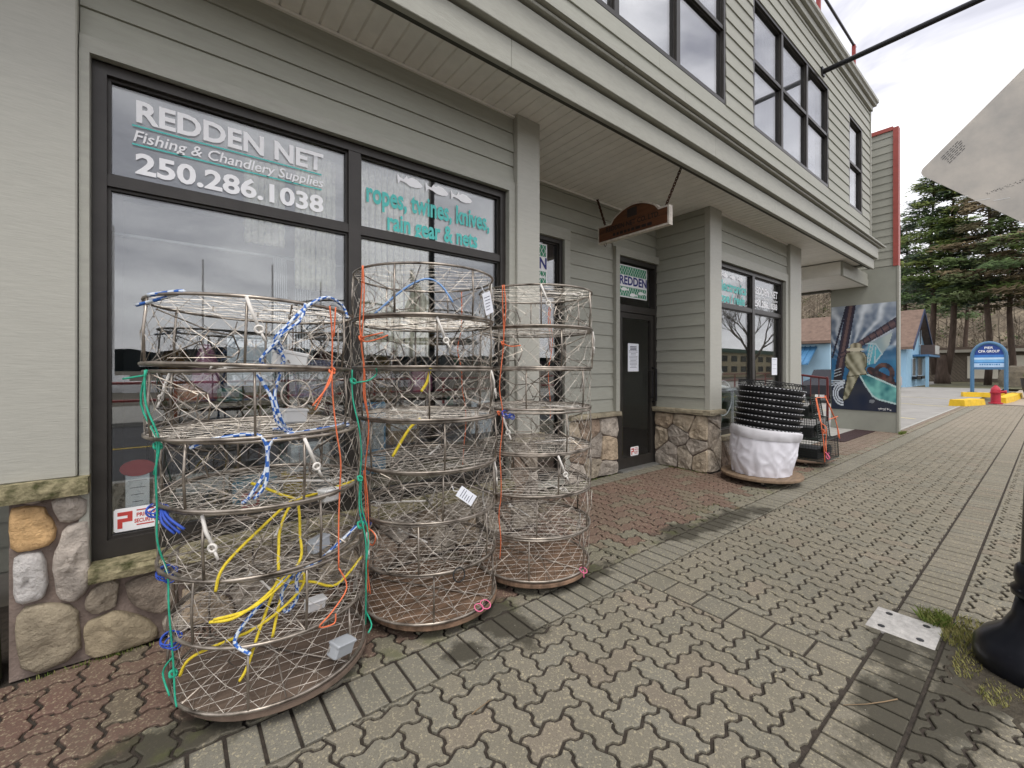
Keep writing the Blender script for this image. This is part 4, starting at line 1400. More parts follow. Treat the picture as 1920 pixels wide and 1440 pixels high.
POTS = [pot_variant(s) for s in (1, 2, 3, 4)]
def ring_mesh(R, r, n=48, z=0):
    return MB().tube([(R * math.cos(2 * math.pi * i / n), R * math.sin(2 * math.pi * i / n), z) for i in range(n)], r, 6, closed=True).mesh('ring', STEEL, smooth=True)
RING_LO = ring_mesh(PR, .0078, z=.006); RING_HI = ring_mesh(PR, .0068, z=PH - .008)
def bar(p, r=.0052):
    return MB().tube(p, r, 6).mesh('bar', STEEL, smooth=True)
UPR = [bar([(PR * math.cos(a), PR * math.sin(a), .006), (PR * 1.02 * math.cos(a), PR * 1.02 * math.sin(a), PH * .5), (PR * math.cos(a), PR * math.sin(a), PH - .008)]) for a in [2 * math.pi * k / 6 for k in range(6)]]
def on_ring(a, z, f=1.0):
    return (PR * f * math.cos(a), PR * f * math.sin(a), z)
def circle_on_side(a0, zc, rr, f=1.03, n=20):
    return [(PR * f * math.cos(a0 + rr * math.cos(t) / PR), PR * f * math.sin(a0 + rr * math.cos(t) / PR), zc + rr * math.sin(t)) for t in [2 * math.pi * i / n for i in range(n)]]
ESC = MB().tube(circle_on_side(.35, PH * .62, .055), .0032, 6, closed=True).mesh('escape_ring', WIRE, smooth=True)
def tunnel(a0):
    c, s = math.cos(a0), math.sin(a0)
    m = MB()
    hexp = [(-.10, .09), (-.06, .16), (.06, .17), (.10, .12), (.07, .06), (-.06, .055)]
    fr = [(.215 * c - t * s, .215 * s + t * c, z) for t, z in hexp]
    m.tube(fr, .0036, 5, closed=True)
    for t, z, zz in ((-.10, .09, .02), (.10, .12, .02), (-.06, .16, PH - .02), (.06, .17, PH - .02)):
        a1 = a0 + (1 if t > 0 else -1) * .52
        m.tube([(.215 * c - t * s, .215 * s + t * c, z), on_ring(a1, zz)], .003, 4)
    for i in range(7):
        t, z = hexp[i % 6]
        a1 = a0 + (i - 3) * .15
        m.seg((.215 * c - t * s, .215 * s + t * c, z), on_ring(a1, PH * (.15 if i % 2 else .8)), .0015)
    return m.mesh('tunnel_frame', STEEL)
TUN = [tunnel(-1.2), tunnel(1.9)]
# rubber strap with its hook, across the lid
def strap_mesh():
    m = MB()
    m.tube([(.02, .0, PH + .004), (.14, -.06, PH + .008), (.27, -.12, PH + .004)], .0055, 6)
    m.tube([(.27, -.12, PH + .004), (.30, -.13, PH + .02), (.325, -.145, PH + .006), (.31, -.15, PH - .006)], .004, 5)
    for k in range(3):
        m.tube([(.26 + .012 * k, -.115, PH + .012), (.27 + .012 * k, -.10, PH - .002), (.275 + .012 * k, -.13, PH - .003)], .0045, 5)
    return m.mesh('rubber_strap', RUBBER, smooth=True)
STRAP = strap_mesh()
def toggle_mesh(a0):
    m = MB()
    p = [on_ring(a0, PH - .01, 1.015), on_ring(a0 + .05, PH * .75, 1.04), on_ring(a0 + .12, PH * .5, 1.03)]
    m.tube(p, .007, 6)
    m.tube(circle_on_side(a0 + .11, PH * .52, .014, 1.045, 10), .005, 5, closed=True)
    m.tube([on_ring(a0 + .12, PH * .5, 1.04), on_ring(a0 + .16, PH * .36, 1.05)], .0055, 5)
    return m.mesh('toggle', RUBBER, smooth=True)
TOG = toggle_mesh(-2.1)
BAR = [bar([(-PR, 0, .004), (PR, 0, .004)], .0045), bar([(0, -PR, .004), (0, PR, .004)], .0045)]

ORD = ['topmost', 'second from top', 'third from top', 'fourth from top', 'fifth from top', 'sixth from top', 'lowest']
STK = {}
def dolly(cx, cy, R, mat, label, z0=.055, z1=.085):
    t = thing('dolly', label, 'dolly', (cx, cy, 0), 'round plywood dollies on casters')
    m = MB(); m.lathe([(R - .006, z0), (R, z0 + .006), (R, z1 - .006), (R - .006, z1)], cx, cy, 44); m.build('disc', mat, t)
    for k in range(4):
        a = .45 + k * math.pi / 2
        x, y = cx + R * .72 * math.cos(a), cy + R * .72 * math.sin(a)
        m = MB(); m.box(x - .012, x + .012, y - .016, y + .016, .03, z0); w = m.build('caster', STEEL, t)
        m = MB(); m.lathe([(.012, -.011), (.026, -.011), (.028, -.007), (.028, .007), (.026, .011), (.012, .011)], n=14)
        m.v = [(x + c, y + a_, .029 + b_) for a_, b_, c in m.v]
        m.build('wheel', BLACKP, w)
    return t
prs = random.Random(21)
for sname, n, b0, top, mat in (('left', 6, (.40, 2.335), (.285, 2.27), PLYG), ('middle', 7, (1.257, 2.395), (1.165, 2.335), PLY), ('right', 7, (2.04, 2.34), (2.06, 2.33), PLY)):
    dolly(b0[0], b0[1], PR - .004, mat, 'round plywood dolly under the %s stack of wire crab pots' % sname)
    pots = []
    for k in range(n):
        f = (k + .5) / n
        x, y = b0[0] + (top[0] - b0[0]) * f + prs.uniform(-.012, .012), b0[1] + (top[1] - b0[1]) * f + prs.uniform(-.01, .01)
        z = .092 + k * PH
        face = math.atan2(-y, -x)
        rz = face + prs.choice((.2, 1.3, 2.4, -1.0, 3.4, -2.2)) + prs.uniform(-.3, .3)
        pos = ORD[n - 1 - k] if k else 'lowest'
        t = thing('crab_pot', 'round wire crab pot, %s of the %s stack' % (pos, sname), 'crab pot', (x, y, z), 'stacked stainless crab pots')
        t.rotation_euler = (prs.uniform(-.01, .01), prs.uniform(-.01, .01), rz)
        if sname == 'left' and k == n - 1:
            t.rotation_euler = (0, .035, face + 2.0)
        V = POTS[prs.randint(0, 3)]
        for nm, me in (('ring', RING_LO), ('ring', RING_HI), *[('upright', u) for u in UPR], ('side_netting', V['side']), ('lid_netting', V['lid']), ('floor_netting', V['floor']), ('escape_ring', ESC), ('tunnel_frame', TUN[0]), ('tunnel_frame', TUN[1]), ('cross_bar', BAR[0]), ('rubber_strap', STRAP), ('toggle', TOG)):
            o = bpy.data.objects.new(nm, me); col.objects.link(o); o.parent = t
            if 'netting' in nm:
                o['kind'] = 'stuff'
        pots.append((x, y, z, face))
    STK[sname] = pots

def at(sn, k, deg, dz=0.0, f=1.03):
    """point at the skin of pot k of a stack, deg measured to the right of the face turned to the camera"""
    x, y, z, face = STK[sn][k]
    a = face + rad(deg)
    return (x + PR * f * math.cos(a), y + PR * f * math.sin(a), z + dz * PH)

def smooth_path(pts, sub=4):
    pts = [Vector(p) for p in pts]
    out = []
    for i in range(len(pts) - 1):
        p0, p1, p2, p3 = pts[max(i - 1, 0)], pts[i], pts[i + 1], pts[min(i + 2, len(pts) - 1)]
        for j in range(sub):
            t = j / sub
            out.append(0.5 * ((2 * p1) + (p2 - p0) * t + (2 * p0 - 5 * p1 + 4 * p2 - p3) * t * t + (3 * p1 - p0 - 3 * p2 + p3) * t ** 3))
    out.append(pts[-1])
    return out

ORANGE = M('orange_twine', (.74, .18, .075), .65, var=.15, vs=60)
GREENT = M('green_twine', (.03, .38, .24), .6, var=.2, vs=60)
BLUET = M('blue_twine', (.03, .08, .42), .55, var=.2, vs=60)
PINK = M('pink_twine', (.75, .16, .30), .6, var=.1)
YELLOW = M('yellow_braid', (.78, .60, .04), .6, var=.18, vs=90, bump=.6, bs=300)
BLUEB = M('blue_braid', (.03, .12, .42), .6, var=.2, vs=90)
WHITEB = M('white_braid', (.62, .68, .74), .7, var=.08, vs=60)
BLACKR = M('black_tie', (.015, .015, .015), .5)

def twine(name, label, paths, mat, r=.003, group=None, cat='twine', n=5):
    p0 = paths[0][0]
    t = thing(name, label, cat, tuple(p0), group)
    for p in paths:
        m = MB(); m.tube(smooth_path(p, 4), r, n); m.build('strand', mat, t, smooth=True)
    return t
def knot(p, r, k=3):
    p = Vector(p)
    return [[p + Vector((r * math.cos(a + j), r * math.sin(a * 1.3 + j) * .6, r * math.sin(a + j * .7))) for a in [i * .7 for i in range(10)]] for j in range(k)]
def vertical(sn, ks, deg, jitter=2.0, f=1.045, seed=0):
    r = random.Random(seed)
    pts = []
    for k in ks:
        for dz in (.98, .5):
            pts.append(at(sn, k, deg + r.uniform(-jitter, jitter), dz, f + r.uniform(0, .012)))
    return pts

K1, K2, K3 = [5, 4, 3, 2, 1, 0], [6, 5, 4, 3, 2, 1, 0], [6, 5, 4, 3, 2, 1, 0]
twine('orange_lashing', 'orange twine tied down the right front of the left pot stack', [vertical('left', [5, 4, 3, 2], 40, seed=1) + [at('left', 1, 34, .8, 1.06)], vertical('left', [5], 44, 3, seed=9), [at('left', 4, 40, .97, 1.06), at('left', 4, 34, .75, 1.12), at('left', 4, 24, .45, 1.14)],
      [at('left', 4, 40, .97, 1.06), at('left', 4, 32, .7, 1.12), at('left', 4, 26, .38, 1.12)], [at('left', 1, 34, .8, 1.06), at('left', 1, 38, .45, 1.1), at('left', 1, 28, .2, 1.1), at('left', 1, 22, .02, 1.05), at('left', 1, 30, -.02, 1.08), at('left', 1, 31, .12, 1.08)]] + knot(at('left', 4, 40, .97, 1.05), .014), ORANGE, .0034)
twine('green_lashing', 'green twine tied down the left edge of the left pot stack', [vertical('left', [4, 3, 2, 1], -62, 5, seed=2) + [at('left', 0, -60, .7), at('left', 0, -58, .2), at('left', 0, -56, .05)], vertical('left', [4, 3], -58, 4, seed=3), [at('left', 4, -66, .9), at('left', 4, -78, .85, 1.15)], [at('left', 0, -60, .75), at('left', 0, -66, .5, 1.08), at('left', 0, -60, .2, 1.06)]] + knot(at('left', 0, -60, .5), .012) + knot(at('left', 3, -61, .9), .012), GREENT, .0038)
twine('green_lashing', 'green twine tied between the left and middle pot stacks', [vertical('left', [4, 3, 2, 1], 66, 3, seed=4) + [at('left', 0, 70, .3)], [at('left', 4, 66, .75, 1.05), at('left', 4, 80, .78, 1.2), at('left', 4, 88, .9, 1.32), at('left', 4, 84, 1.0, 1.3)], vertical('left', [2, 1], 69, 3, seed=5), [at('left', 0, 72, .5), at('left', 0, 60, .46, 1.15), at('left', 0, 55, .4, 1.15)]] + knot(at('left', 4, 66, .78, 1.05), .013) + knot(at('left', 2, 67, .2, 1.06), .016) + knot(at('left', 3, 66, .06, 1.05), .012), GREENT, .0038)
twine('orange_lashing', 'orange twine tied down the left front of the middle pot stack', [vertical('middle', K2, -50, seed=6), vertical('middle', [6, 5, 4, 3], -48, seed=7), vertical('middle', [2, 1, 0], -53, seed=17), [at('middle', 5, -50, .6, 1.05), at('middle', 5, -38, .6, 1.15), at('middle', 5, -26, .66, 1.15)], [at('middle', 5, -50, .58, 1.05), at('middle', 5, -38, .5, 1.16), at('middle', 5, -28, .56, 1.14), at('middle', 5, -24, .62, 1.1)], [at('middle', 1, -52, .6, 1.06), at('middle', 1, -44, .9, 1.13), at('middle', 1, -36, .82, 1.15), at('middle', 1, -40, .6, 1.12), at('middle', 1, -50, .6, 1.07)]] + knot(at('middle', 5, -50, .58, 1.05), .014), ORANGE, .0036)
twine('orange_lashing', 'orange twine tied down the back of the middle pot stack', [vertical('middle', [6, 5, 4, 3, 2], 146, seed=8)], ORANGE, .0036)
twine('orange_lashing', 'orange twine tied down the left front of the right pot stack', [vertical('right', K3, -30, seed=10), vertical('right', [6, 5], -28, seed=11), [at('right', 5, -30, .6, 1.05), at('right', 5, -20, .52, 1.12), at('right', 5, -12, .54, 1.1)]] + knot(at('right', 5, -30, .6, 1.05), .012) + knot(at('right', 3, -32, .95, 1.05), .012), ORANGE, .0036)
twine('orange_lashing', 'orange twine tied down the back of the right pot stack', [vertical('right', [6, 5, 4, 3], 163, seed=12), vertical('right', [6, 5], 165, seed=13)], ORANGE, .0036)
def loop(p, r, tilt=.4, n=12):
    p = Vector(p)
    return [p + Vector((r * math.cos(a), r * math.sin(a) * math.cos(tilt), r * math.sin(a) * math.sin(tilt))) for a in [2 * math.pi * i / n for i in range(n + 1)]]
for i, (sn, k, dg, dz, lb) in enumerate((('left', 1, -70, .95, 'blue cord loop at the left rim of the second lowest left pot'), ('left', 0, -64, .98, 'blue cord loop at the left rim of the lowest left pot'), ('left', 2, -66, .95, 'blue cord loop on the left rim behind the window sticker'), ('right', 3, -24, .95, 'blue cord loop below the orange knot of the right stack'), ('middle', 1, -58, .98, 'blue cord loop low at the left of the middle stack'))):
    twine('blue_rope_loop', lb, [loop(at(sn, k, dg, dz, 1.02), .034, .25), loop(at(sn, k, dg + 2, dz - .04, 1.02), .026, .5), loop(at(sn, k, dg - 1, dz - .02, 1.03), .03, .9), loop(at(sn, k, dg + 4, dz - .06, 1.01), .02, 1.2)], BLUET, .0032, 'blue cord loops on the pots', 'cord')
m_ = twine('blue_rag', 'bright blue tape hanging at the left rim of the third pot', [[at('left', 3, -60, -.02, 1.0), at('left', 3, -54, -.12, 1.02), at('left', 3, -46, -.30, .98)], [at('left', 3, -61, -.02, 1.0), at('left', 3, -56, -.16, 1.03), at('left', 3, -50, -.32, .98)], [at('left', 3, -58, -.02, 1.0), at('left', 3, -50, -.10, 1.02), at('left', 3, -43, -.24, .98)]], BLUET, .0055, None, 'tape')
twine('pink_rope_knot', 'pink cord tied at the foot of the middle pot stack', [loop(at('middle', 0, 48, .05), .03), loop(at('middle', 0, 40, .08), .025)], PINK, .003, None, 'cord')
twine('pink_rope_knot', 'pink cord tied at the foot of the right pot stack', [loop(at('right', 0, 55, .05), .025), [at('right', 0, 55, .05), at('right', 0, 53, -.1, 1.06)]], PINK, .003, None, 'cord')
twine('cable_tie', 'black cable tie on the lower rim of the middle pot stack', [loop(at('middle', 1, 22, -.05), .035, 1.3)], BLACKR, .004, None, 'cable tie')

def braid(name, label, paths, r=.0072, cat='rope'):
    t = thing(name, label, cat, tuple(paths[0][0]), 'blue and white bridle ropes in the pots')
    for p in paths:
        m = MB(); m.tube(smooth_path(p, 8), r, 6, mi=lambda i, j: 1 if (i + j) % 3 == 0 or (i + 2 * j) % 5 == 0 else 0)
        m.build('strand', [WHITEB, BLUEB], t, smooth=True)
    return t
def inn_(sn, k, deg, dz, f):
    return at(sn, k, deg, dz, f)
braid('bridle_rope', 'blue and white rope looped over the topmost left pot', [[at('left', 5, 20, .1, .8), at('left', 5, 8, .35, 1.0), at('left', 5, 14, .62, 1.05), at('left', 5, 26, .95, 1.03), at('left', 5, 40, 1.12, 1.0), at('left', 5, 55, 1.05, 1.0), at('left', 5, 58, .85, 1.04)], [at('left', 5, 18, .2, .85), at('left', 5, 10, .42, 1.03), at('left', 5, 20, .7, 1.06), at('left', 5, 24, .96, 1.03)], [at('left', 5, 10, .40, 1.03), at('left', 5, 2, .12, .98), at('left', 5, 8, .02, .9), at('left', 5, 14, .1, .95), at('left', 5, 10, .3, 1.0)], [at('left', 5, -60, 1.02, 1.0), at('left', 5, -35, 1.04, .98), at('left', 5, -72, .9, 1.03)]])
braid('bridle_rope', 'blue and white rope hanging inside the second left pot', [[at('left', 4, -2, .98, .9), at('left', 4, 6, .6, .98), at('left', 4, 10, .2, .95), at('left', 4, 20, .03, .9), at('left', 4, 40, .04, .95), at('left', 4, 70, .04, .98)], [at('left', 4, 12, .98, .95), at('left', 4, 8, .6, .98), at('left', 4, 14, .15, .92), at('left', 4, 30, .02, .6), at('left', 4, 20, .02, .4)]])
braid('bridle_rope', 'blue and white rope dropping through the third left pot', [[at('left', 3, -38, .9, 1.0), at('left', 3, -25, 1.02, .95), at('left', 3, -3, 1.04, 1.0), at('left', 3, 0, .6, 1.0), at('left', 3, -8, .2, .98), at('left', 3, -12, .1, .95)], [at('left', 3, 60, 1.03, .95), at('left', 3, 20, 1.04, .95), at('left', 3, 2, .95, 1.0), at('left', 3, 0, .4, 1.0), at('left', 3, -6, .15, .97)]], .0075)
braid('bridle_rope', 'blue and white rope coiled in the second lowest left pot', [[at('left', 1, 62, 1.2, .95), at('left', 1, 28, .95, .9), at('left', 1, 14, .8, .85), at('left', 1, 14, .4, .8), at('left', 1, 6, .25, .8), at('left', 1, 4, .55, .8), at('left', 1, 12, .85, .82), at('left', 1, -10, .5, .95), at('left', 1, -20, .12, 1.0), at('left', 1, -12, -.08, 1.03)]], .0075)
def yrope(label, paths, r=.0058):
    t = thing('yellow_rope', label, 'rope', tuple(paths[0][0]), 'yellow ropes in the pots')
    for p in paths:
        m = MB(); m.tube(smooth_path(p, 6), r, 7); m.build('strand', YELLOW, t, smooth=True)
yrope('yellow rope bundle hanging in the fourth left pot', [[at('left', 2, 68, 1.0, 1.0), at('left', 2, 40, .98, .85), at('left', 2, 18, .92, .8), at('left', 2, 8, .6, .85), at('left', 2, 6, .2, .92), at('left', 2, 4, -.2, .95), at('left', 2, -14, -.5, 1.0), at('left', 2, -28, -.55, 1.0)],
      [at('left', 2, -24, -.1, 1.03), at('left', 2, -20, .25, 1.0), at('left', 2, 2, .75, .85), at('left', 2, 16, .95, .8)], [at('left', 2, -10, 1.3, .8), at('left', 2, 10, 1.05, .75), at('left', 2, 20, .9, .8), at('left', 2, 22, .4, .8), at('left', 2, 18, .0, .9), at('left', 2, -5, -.4, .98), at('left', 2, -26, -.52, 1.0)]])
yrope('yellow rope looped in the lowest left pots', [[at('left', 0, -52, .55, 1.04), at('left', 0, -44, .85, 1.0), at('left', 0, -10, 1.2, .95), at('left', 0, 14, 1.5, .85), at('left', 0, 18, 1.75, .8), at('left', 0, 2, 1.7, .8), at('left', 0, -8, 1.2, .95), at('left', 0, -14, .7, 1.0), at('left', 0, -18, .5, 1.0)],
      [at('left', 0, -2, 1.0, .95), at('left', 0, 6, 1.6, .8), at('left', 0, 22, 1.6, .85), at('left', 0, 40, 1.4, .92), at('left', 0, 66, 1.6, 1.0)]])
yrope('short yellow rope inside the upper half of the middle stack', [[at('middle', 5, 8, .05, .6), at('middle', 4, 0, .75, .7), at('middle', 4, -6, .55, .75)], [at('middle', 3, -30, .3, .95), at('middle', 3, -20, .8, .8), at('middle', 3, -10, 1.0, .7)]], .008)
def bait_box(sn, k, deg, dz, f, label, s=1.0, mat=GREYP):
    p = at(sn, k, deg, dz, f)
    t = thing('bait_box', label, 'bait box', p, 'grey plastic bait boxes in the pots')
    a = .052 * s
    m = bevel_box(-a, a, -.028 * s, .028 * s, -.03 * s, .03 * s, .008)
    me = m.mesh('body', mat); o = link('body', me, t)
    me = bevel_box(-a * 1.04, a * 1.04, -.030 * s, .030 * s, .018 * s, .032 * s, .004).mesh('lid', mat); link('lid', me, t)
    x, y, z, face = STK[sn][k]
    t.rotation_euler = (RG.uniform(-.2, .2), RG.uniform(-.25, .25), face + rad(deg) + math.pi / 2)
WHITEG = M('pale_plastic', (.60, .60, .58), .5, var=.05)
bait_box('left', 5, 20, .12, .85, 'pale plastic box in the topmost left pot', 1.15, WHITEG)
bait_box('left', 4, 27, .25, .7, 'pale plastic box in the second left pot', 1.0, WHITEG)
bait_box('left', 2, 38, .95, .95, 'pale plastic box on the right of the fourth left pot', .9, WHITEG)
bait_box('left', 2, 38, .12, .8, 'grey plastic box on the right of the fourth left pot', .9)
bait_box('left', 0, 38, .42, 1.02, 'grey plastic box on the right of the lowest left pot', 1.05)
bait_box('left', 0, 24, 1.25, .9, 'clear plastic packet on the second lowest left pot', .8, M('clear_packet', (.5, .5, .5), .2))
def tagpaper(sn, k, deg, dz, label, w=.075, h=.115, tilt=0.0):
    p = Vector(at(sn, k, deg, dz, 1.06))
    t = thing('price_tag', label, 'tag', tuple(p), 'paper tags on the pots')
    x, y, z, face = STK[sn][k]
    m = MB(); m.box(-w / 2, w / 2, -.0008, .0008, -h, 0); o = link('card', m.mesh('card', PAPER), t)
    m = MB(); r = random.Random(k)
    for i in range(5):
        m.box(-w * .36, w * r.uniform(.1, .4), -.0018, -.001, -h * (.2 + .14 * i) - .003, -h * (.2 + .14 * i))
    o = link('handwriting', m.mesh('handwriting', INK), t)
    m = MB(); m.tube([(0, 0, -.01), (-.015, .01, .02), (.0, .02, .035)], .002, 4); link('string', m.mesh('string', CORD), t)
    t.rotation_euler = (0, tilt, face + rad(deg) + math.pi / 2)
tagpaper('middle', 2, 22, .62, 'white handwritten tag on the front of the middle stack', .06, .115, -.9)
tagpaper('middle', 6, 50, .55, 'white tag hanging in the topmost middle pot', .085, .12, -.35)
# loop of pale blue hose standing in the topmost middle pot
twine('blue_hose', 'pale blue hose arched inside the topmost middle pot', [[at('middle', 6, -48, .05, .9), at('middle', 6, -25, .55, .7), at('middle', 6, 0, .8, .6), at('middle', 6, 20, .7, .6), at('middle', 6, 32, .35, .7)]], M('pale_blue_hose', (.20, .36, .66), .5), .006, None, 'hose', 6)
# ------------------------------------------------------------------ black traps with white cloth, by the second window
BLACKN = M('black_netting', (.012, .012, .013), .55, var=.2)
CLOTH = M('white_tarp', (.74, .73, .78), .7, var=.03, vs=3, bump=.12, bs=6)
DC = (5.99, 2.36)
dolly(DC[0], DC[1], .47, M('worn_dolly_wood', (.20, .14, .09), .75, var=.3, vs=6, stretch=(1, 5, 1)), 'round wooden dolly under the black traps and white cloth', .075, .11)
tilt_axis = Vector((.619, .785, 0))
def tilted(p, base, ang):
    return Matrix.Translation(base) @ Matrix.Rotation(ang, 4, tilt_axis) @ Matrix.Translation(-Vector(base)) @ Vector(p)
base = Vector((DC[0], DC[1], .12))
TILT = .12
cl = thing('cloth_cover', 'crumpled white cloth wrapped round the lower half of the black traps', 'cloth', (DC[0], DC[1], .112))
nA, nZ = 150, 34
def cloth_pt(a, t, extra=0.0):
    R_ = .345 + .062 * math.sin(min(1, t * 1.25) * 1.4)
    wx, wy = a * 2.1 + 1.4 * t, t * 2.6 - .5 * a
    w1 = mnoise.noise((wx, wy, 3)); w2 = mnoise.noise((wx * 1.7 + 4 + w1, wy * 1.3 - w1, 9))
    ridge = (1 - abs(w2)) ** 3
    deep = (1 - abs(mnoise.noise((a * 3.3 - 1.2 * t + .8 * w1, t * 1.1 + .6, 21)))) ** 7
    fold = .016 * w1 + (.012 * ridge + .012 * deep) * (1 - .7 * t) - .02 + .010 * math.sin(a * 13 + 4 * w1) * max(0, .30 - t) * 3
    rr_ = R_ + fold + extra
    return tilted((DC[0] + rr_ * math.cos(a), DC[1] + rr_ * math.sin(a), .114 + t * .58), base, TILT * t)
m = MB()
vs = [cloth_pt(2 * math.pi * i / nA, .80 * j / nZ) for j in range(nZ + 1) for i in range(nA)]
fs = [(j * nA + i, j * nA + (i + 1) % nA, (j + 1) * nA + (i + 1) % nA, (j + 1) * nA + i) for j in range(nZ) for i in range(nA)]
m.add(vs, fs)
m.build('cloth', CLOTH, cl, smooth=True, fix=False)
m = MB()
def hem_pt(a, u):
    t = .775 + .225 * u + .012 * math.sin(a * 3 + 1)
    return cloth_pt(a, t, .008 + .012 * math.sin(math.pi * u) - .035 * (u > .95))
nH = 8
vs = [hem_pt(2 * math.pi * i / nA, j / nH) for j in range(nH + 1) for i in range(nA)]
fs = [(j * nA + i, j * nA + (i + 1) % nA, (j + 1) * nA + (i + 1) % nA, (j + 1) * nA + i) for j in range(nH) for i in range(nA)]
m.add(vs, fs)
m.build('rolled_hem', M('grey_white_hem', (.56, .55, .57), .75, var=.05, vs=8, bump=.1, bs=12), cl, smooth=True, fix=False)
for k in range(8):
    z0 = .63 + k * .073
    R0 = .365
    t = thing('black_trap', 'round black net trap in the leaning stack, %s' % (['lowest showing above the white cloth', 'second above the white cloth', 'third above the white cloth', 'fourth above the white cloth', 'fifth above the white cloth', 'third from the top', 'second from the top', 'topmost'][k]), 'trap', tuple(tilted((DC[0], DC[1], z0), base, TILT)), 'nested black traps')
    loc = Vector(t.location)
    body = MB()
    n = 44
    prof = [(.30, -.02), (R0 - .02, .0), (R0, .03), (R0 + .012, .066), (R0 + .004, .068), (R0 - .03, .02)]
    body.lathe(prof, DC[0], DC[1], n)
    body.v = [tuple(tilted((x, y, z0 + z), base, TILT)) for x, y, z in body.v]
    body.build('net_wall', BLACKN, t, smooth=True)
    rim = MB()
    rim.tube([tilted((DC[0] + (R0 + .012) * math.cos(2 * math.pi * i / n), DC[1] + (R0 + .012) * math.sin(2 * math.pi * i / n), z0 + .068), base, TILT) for i in range(n)], .008, 6, closed=True)
    rim.build('rim', BLACKN, t, smooth=True)
    st_ = MB()
    for i in range(54):
        a = 2 * math.pi * i / 54
        st_.tube([tilted((DC[0] + (R0 + .022) * math.cos(a + d), DC[1] + (R0 + .022) * math.sin(a + d), z0 + .064), base, TILT) for d in (0, .055)], .0032, 4)
    struct(st_.build('stitching', CORD, t), 'stuff')
    if k == 7:
        mm = MB()
        for i in range(60):
            a = 2 * math.pi * i / 60
            for s in (1, -1):
                mm.seg(tilted((DC[0] + (R0 + .012) * math.cos(a), DC[1] + (R0 + .012) * math.sin(a), z0 + .068), base, TILT), tilted((DC[0] + (R0 + .014) * math.cos(a + s * .1), DC[1] + (R0 + .014) * math.sin(a + s * .1), z0 + .135), base, TILT), .0026)
        mm.tube([tilted((DC[0] + (R0 + .014) * math.cos(2 * math.pi * i / n), DC[1] + (R0 + .014) * math.sin(2 * math.pi * i / n), z0 + .137 + .004 * (i % 2)), base, TILT) for i in range(n)], .007, 5, closed=True)
        struct(mm.build('net_collar', BLACKN, t), 'stuff')

# ---- stepped black mesh traps
CAGE = M('dark_green_mesh', (.014, .02, .016), .5, var=.3)
def cage(cx, cy, sx, sy, z0, h, label, top=.78):
    t = thing('mesh_trap', label, 'trap', (cx, cy, z0), 'dark mesh box traps')
    cs = lambda k, s: (cx + sx / 2 * (1 if k in (1, 2) else -1) * s, cy + sy / 2 * (1 if k in (2, 3) else -1) * s)
    for z, s in ((z0, 1), (z0 + h, top)):
        m = MB(); m.tube([(*cs(k, s), z) for k in range(4)], .007, 5, closed=True); m.build('rim', CAGE, t)
    for k in range(4):
        m = MB(); m.tube([(*cs(k, 1), z0), (*cs(k, top), z0 + h)], .007, 5); m.build('post', CAGE, t)
    g = MB()
    for k in range(4):
        k2 = (k + 1) % 4
        n = 16
        for i in range(1, n):
            f = i / n
            a = [cs(k, 1)[q] * (1 - f) + cs(k2, 1)[q] * f for q in (0, 1)]; b = [cs(k, top)[q] * (1 - f) + cs(k2, top)[q] * f for q in (0, 1)]
            g.seg((*a, z0), (*b, z0 + h), .0022)
        for j in range(1, 9):
            f = j / 9; s = 1 + (top - 1) * f
            g.seg((*cs(k, s), z0 + h * f), (*cs(k2, s), z0 + h * f), .0022)
    for i in range(1, 14):
        f = i / 14
        for z, s in ((z0 + .003, 1), (z0 + h - .003, top)):
            a, b, c, d = cs(0, s), cs(1, s), cs(2, s), cs(3, s)
            g.seg((a[0] + (b[0] - a[0]) * f, a[1], z), (a[0] + (b[0] - a[0]) * f, d[1], z), .0022)
            g.seg((a[0], a[1] + (d[1] - a[1]) * f, z), (b[0], a[1] + (d[1] - a[1]) * f, z), .0022)
    struct(g.build('mesh_wires', CAGE, t), 'stuff')
    m = MB(); m.lathe([(.085, 0), (.09, .02), (.045, .1), (.04, .1)], n=14)
    m.v = [(cx + x, cy - sy / 2 * .93 + z, z0 + h * .45 + y) for x, y, z in m.v]
    m.build('funnel', BLACKN, t)
    m = MB(); m.box(cx - sx * .3, cx + sx * .3, cy - sy * .3, cy + sy * .3, z0 + .008, z0 + h * .5); m.build('inner_bag', BLACKN, t)
TX, TY = 7.62, 2.40
dolly(TX, TY, .36, M('trap_dolly_wood', (.16, .11, .075), .75, var=.3, vs=6), 'round wooden dolly under the dark mesh box traps', .065, .095)
cage(TX + .08, TY - .04, .66, .62, .10, .30, 'widest dark mesh box trap at the bottom of its stack', .96)
cage(TX + .02, TY - .0, .56, .54, .415, .30, 'dark mesh box trap in the middle of its stack', .9)
cage(TX + .0, TY + .02, .46, .44, .73, .28, 'smallest dark mesh box trap at the top of its stack', .85)
def tp(dx, dy, z):
    return (TX + dx, TY + dy, z)
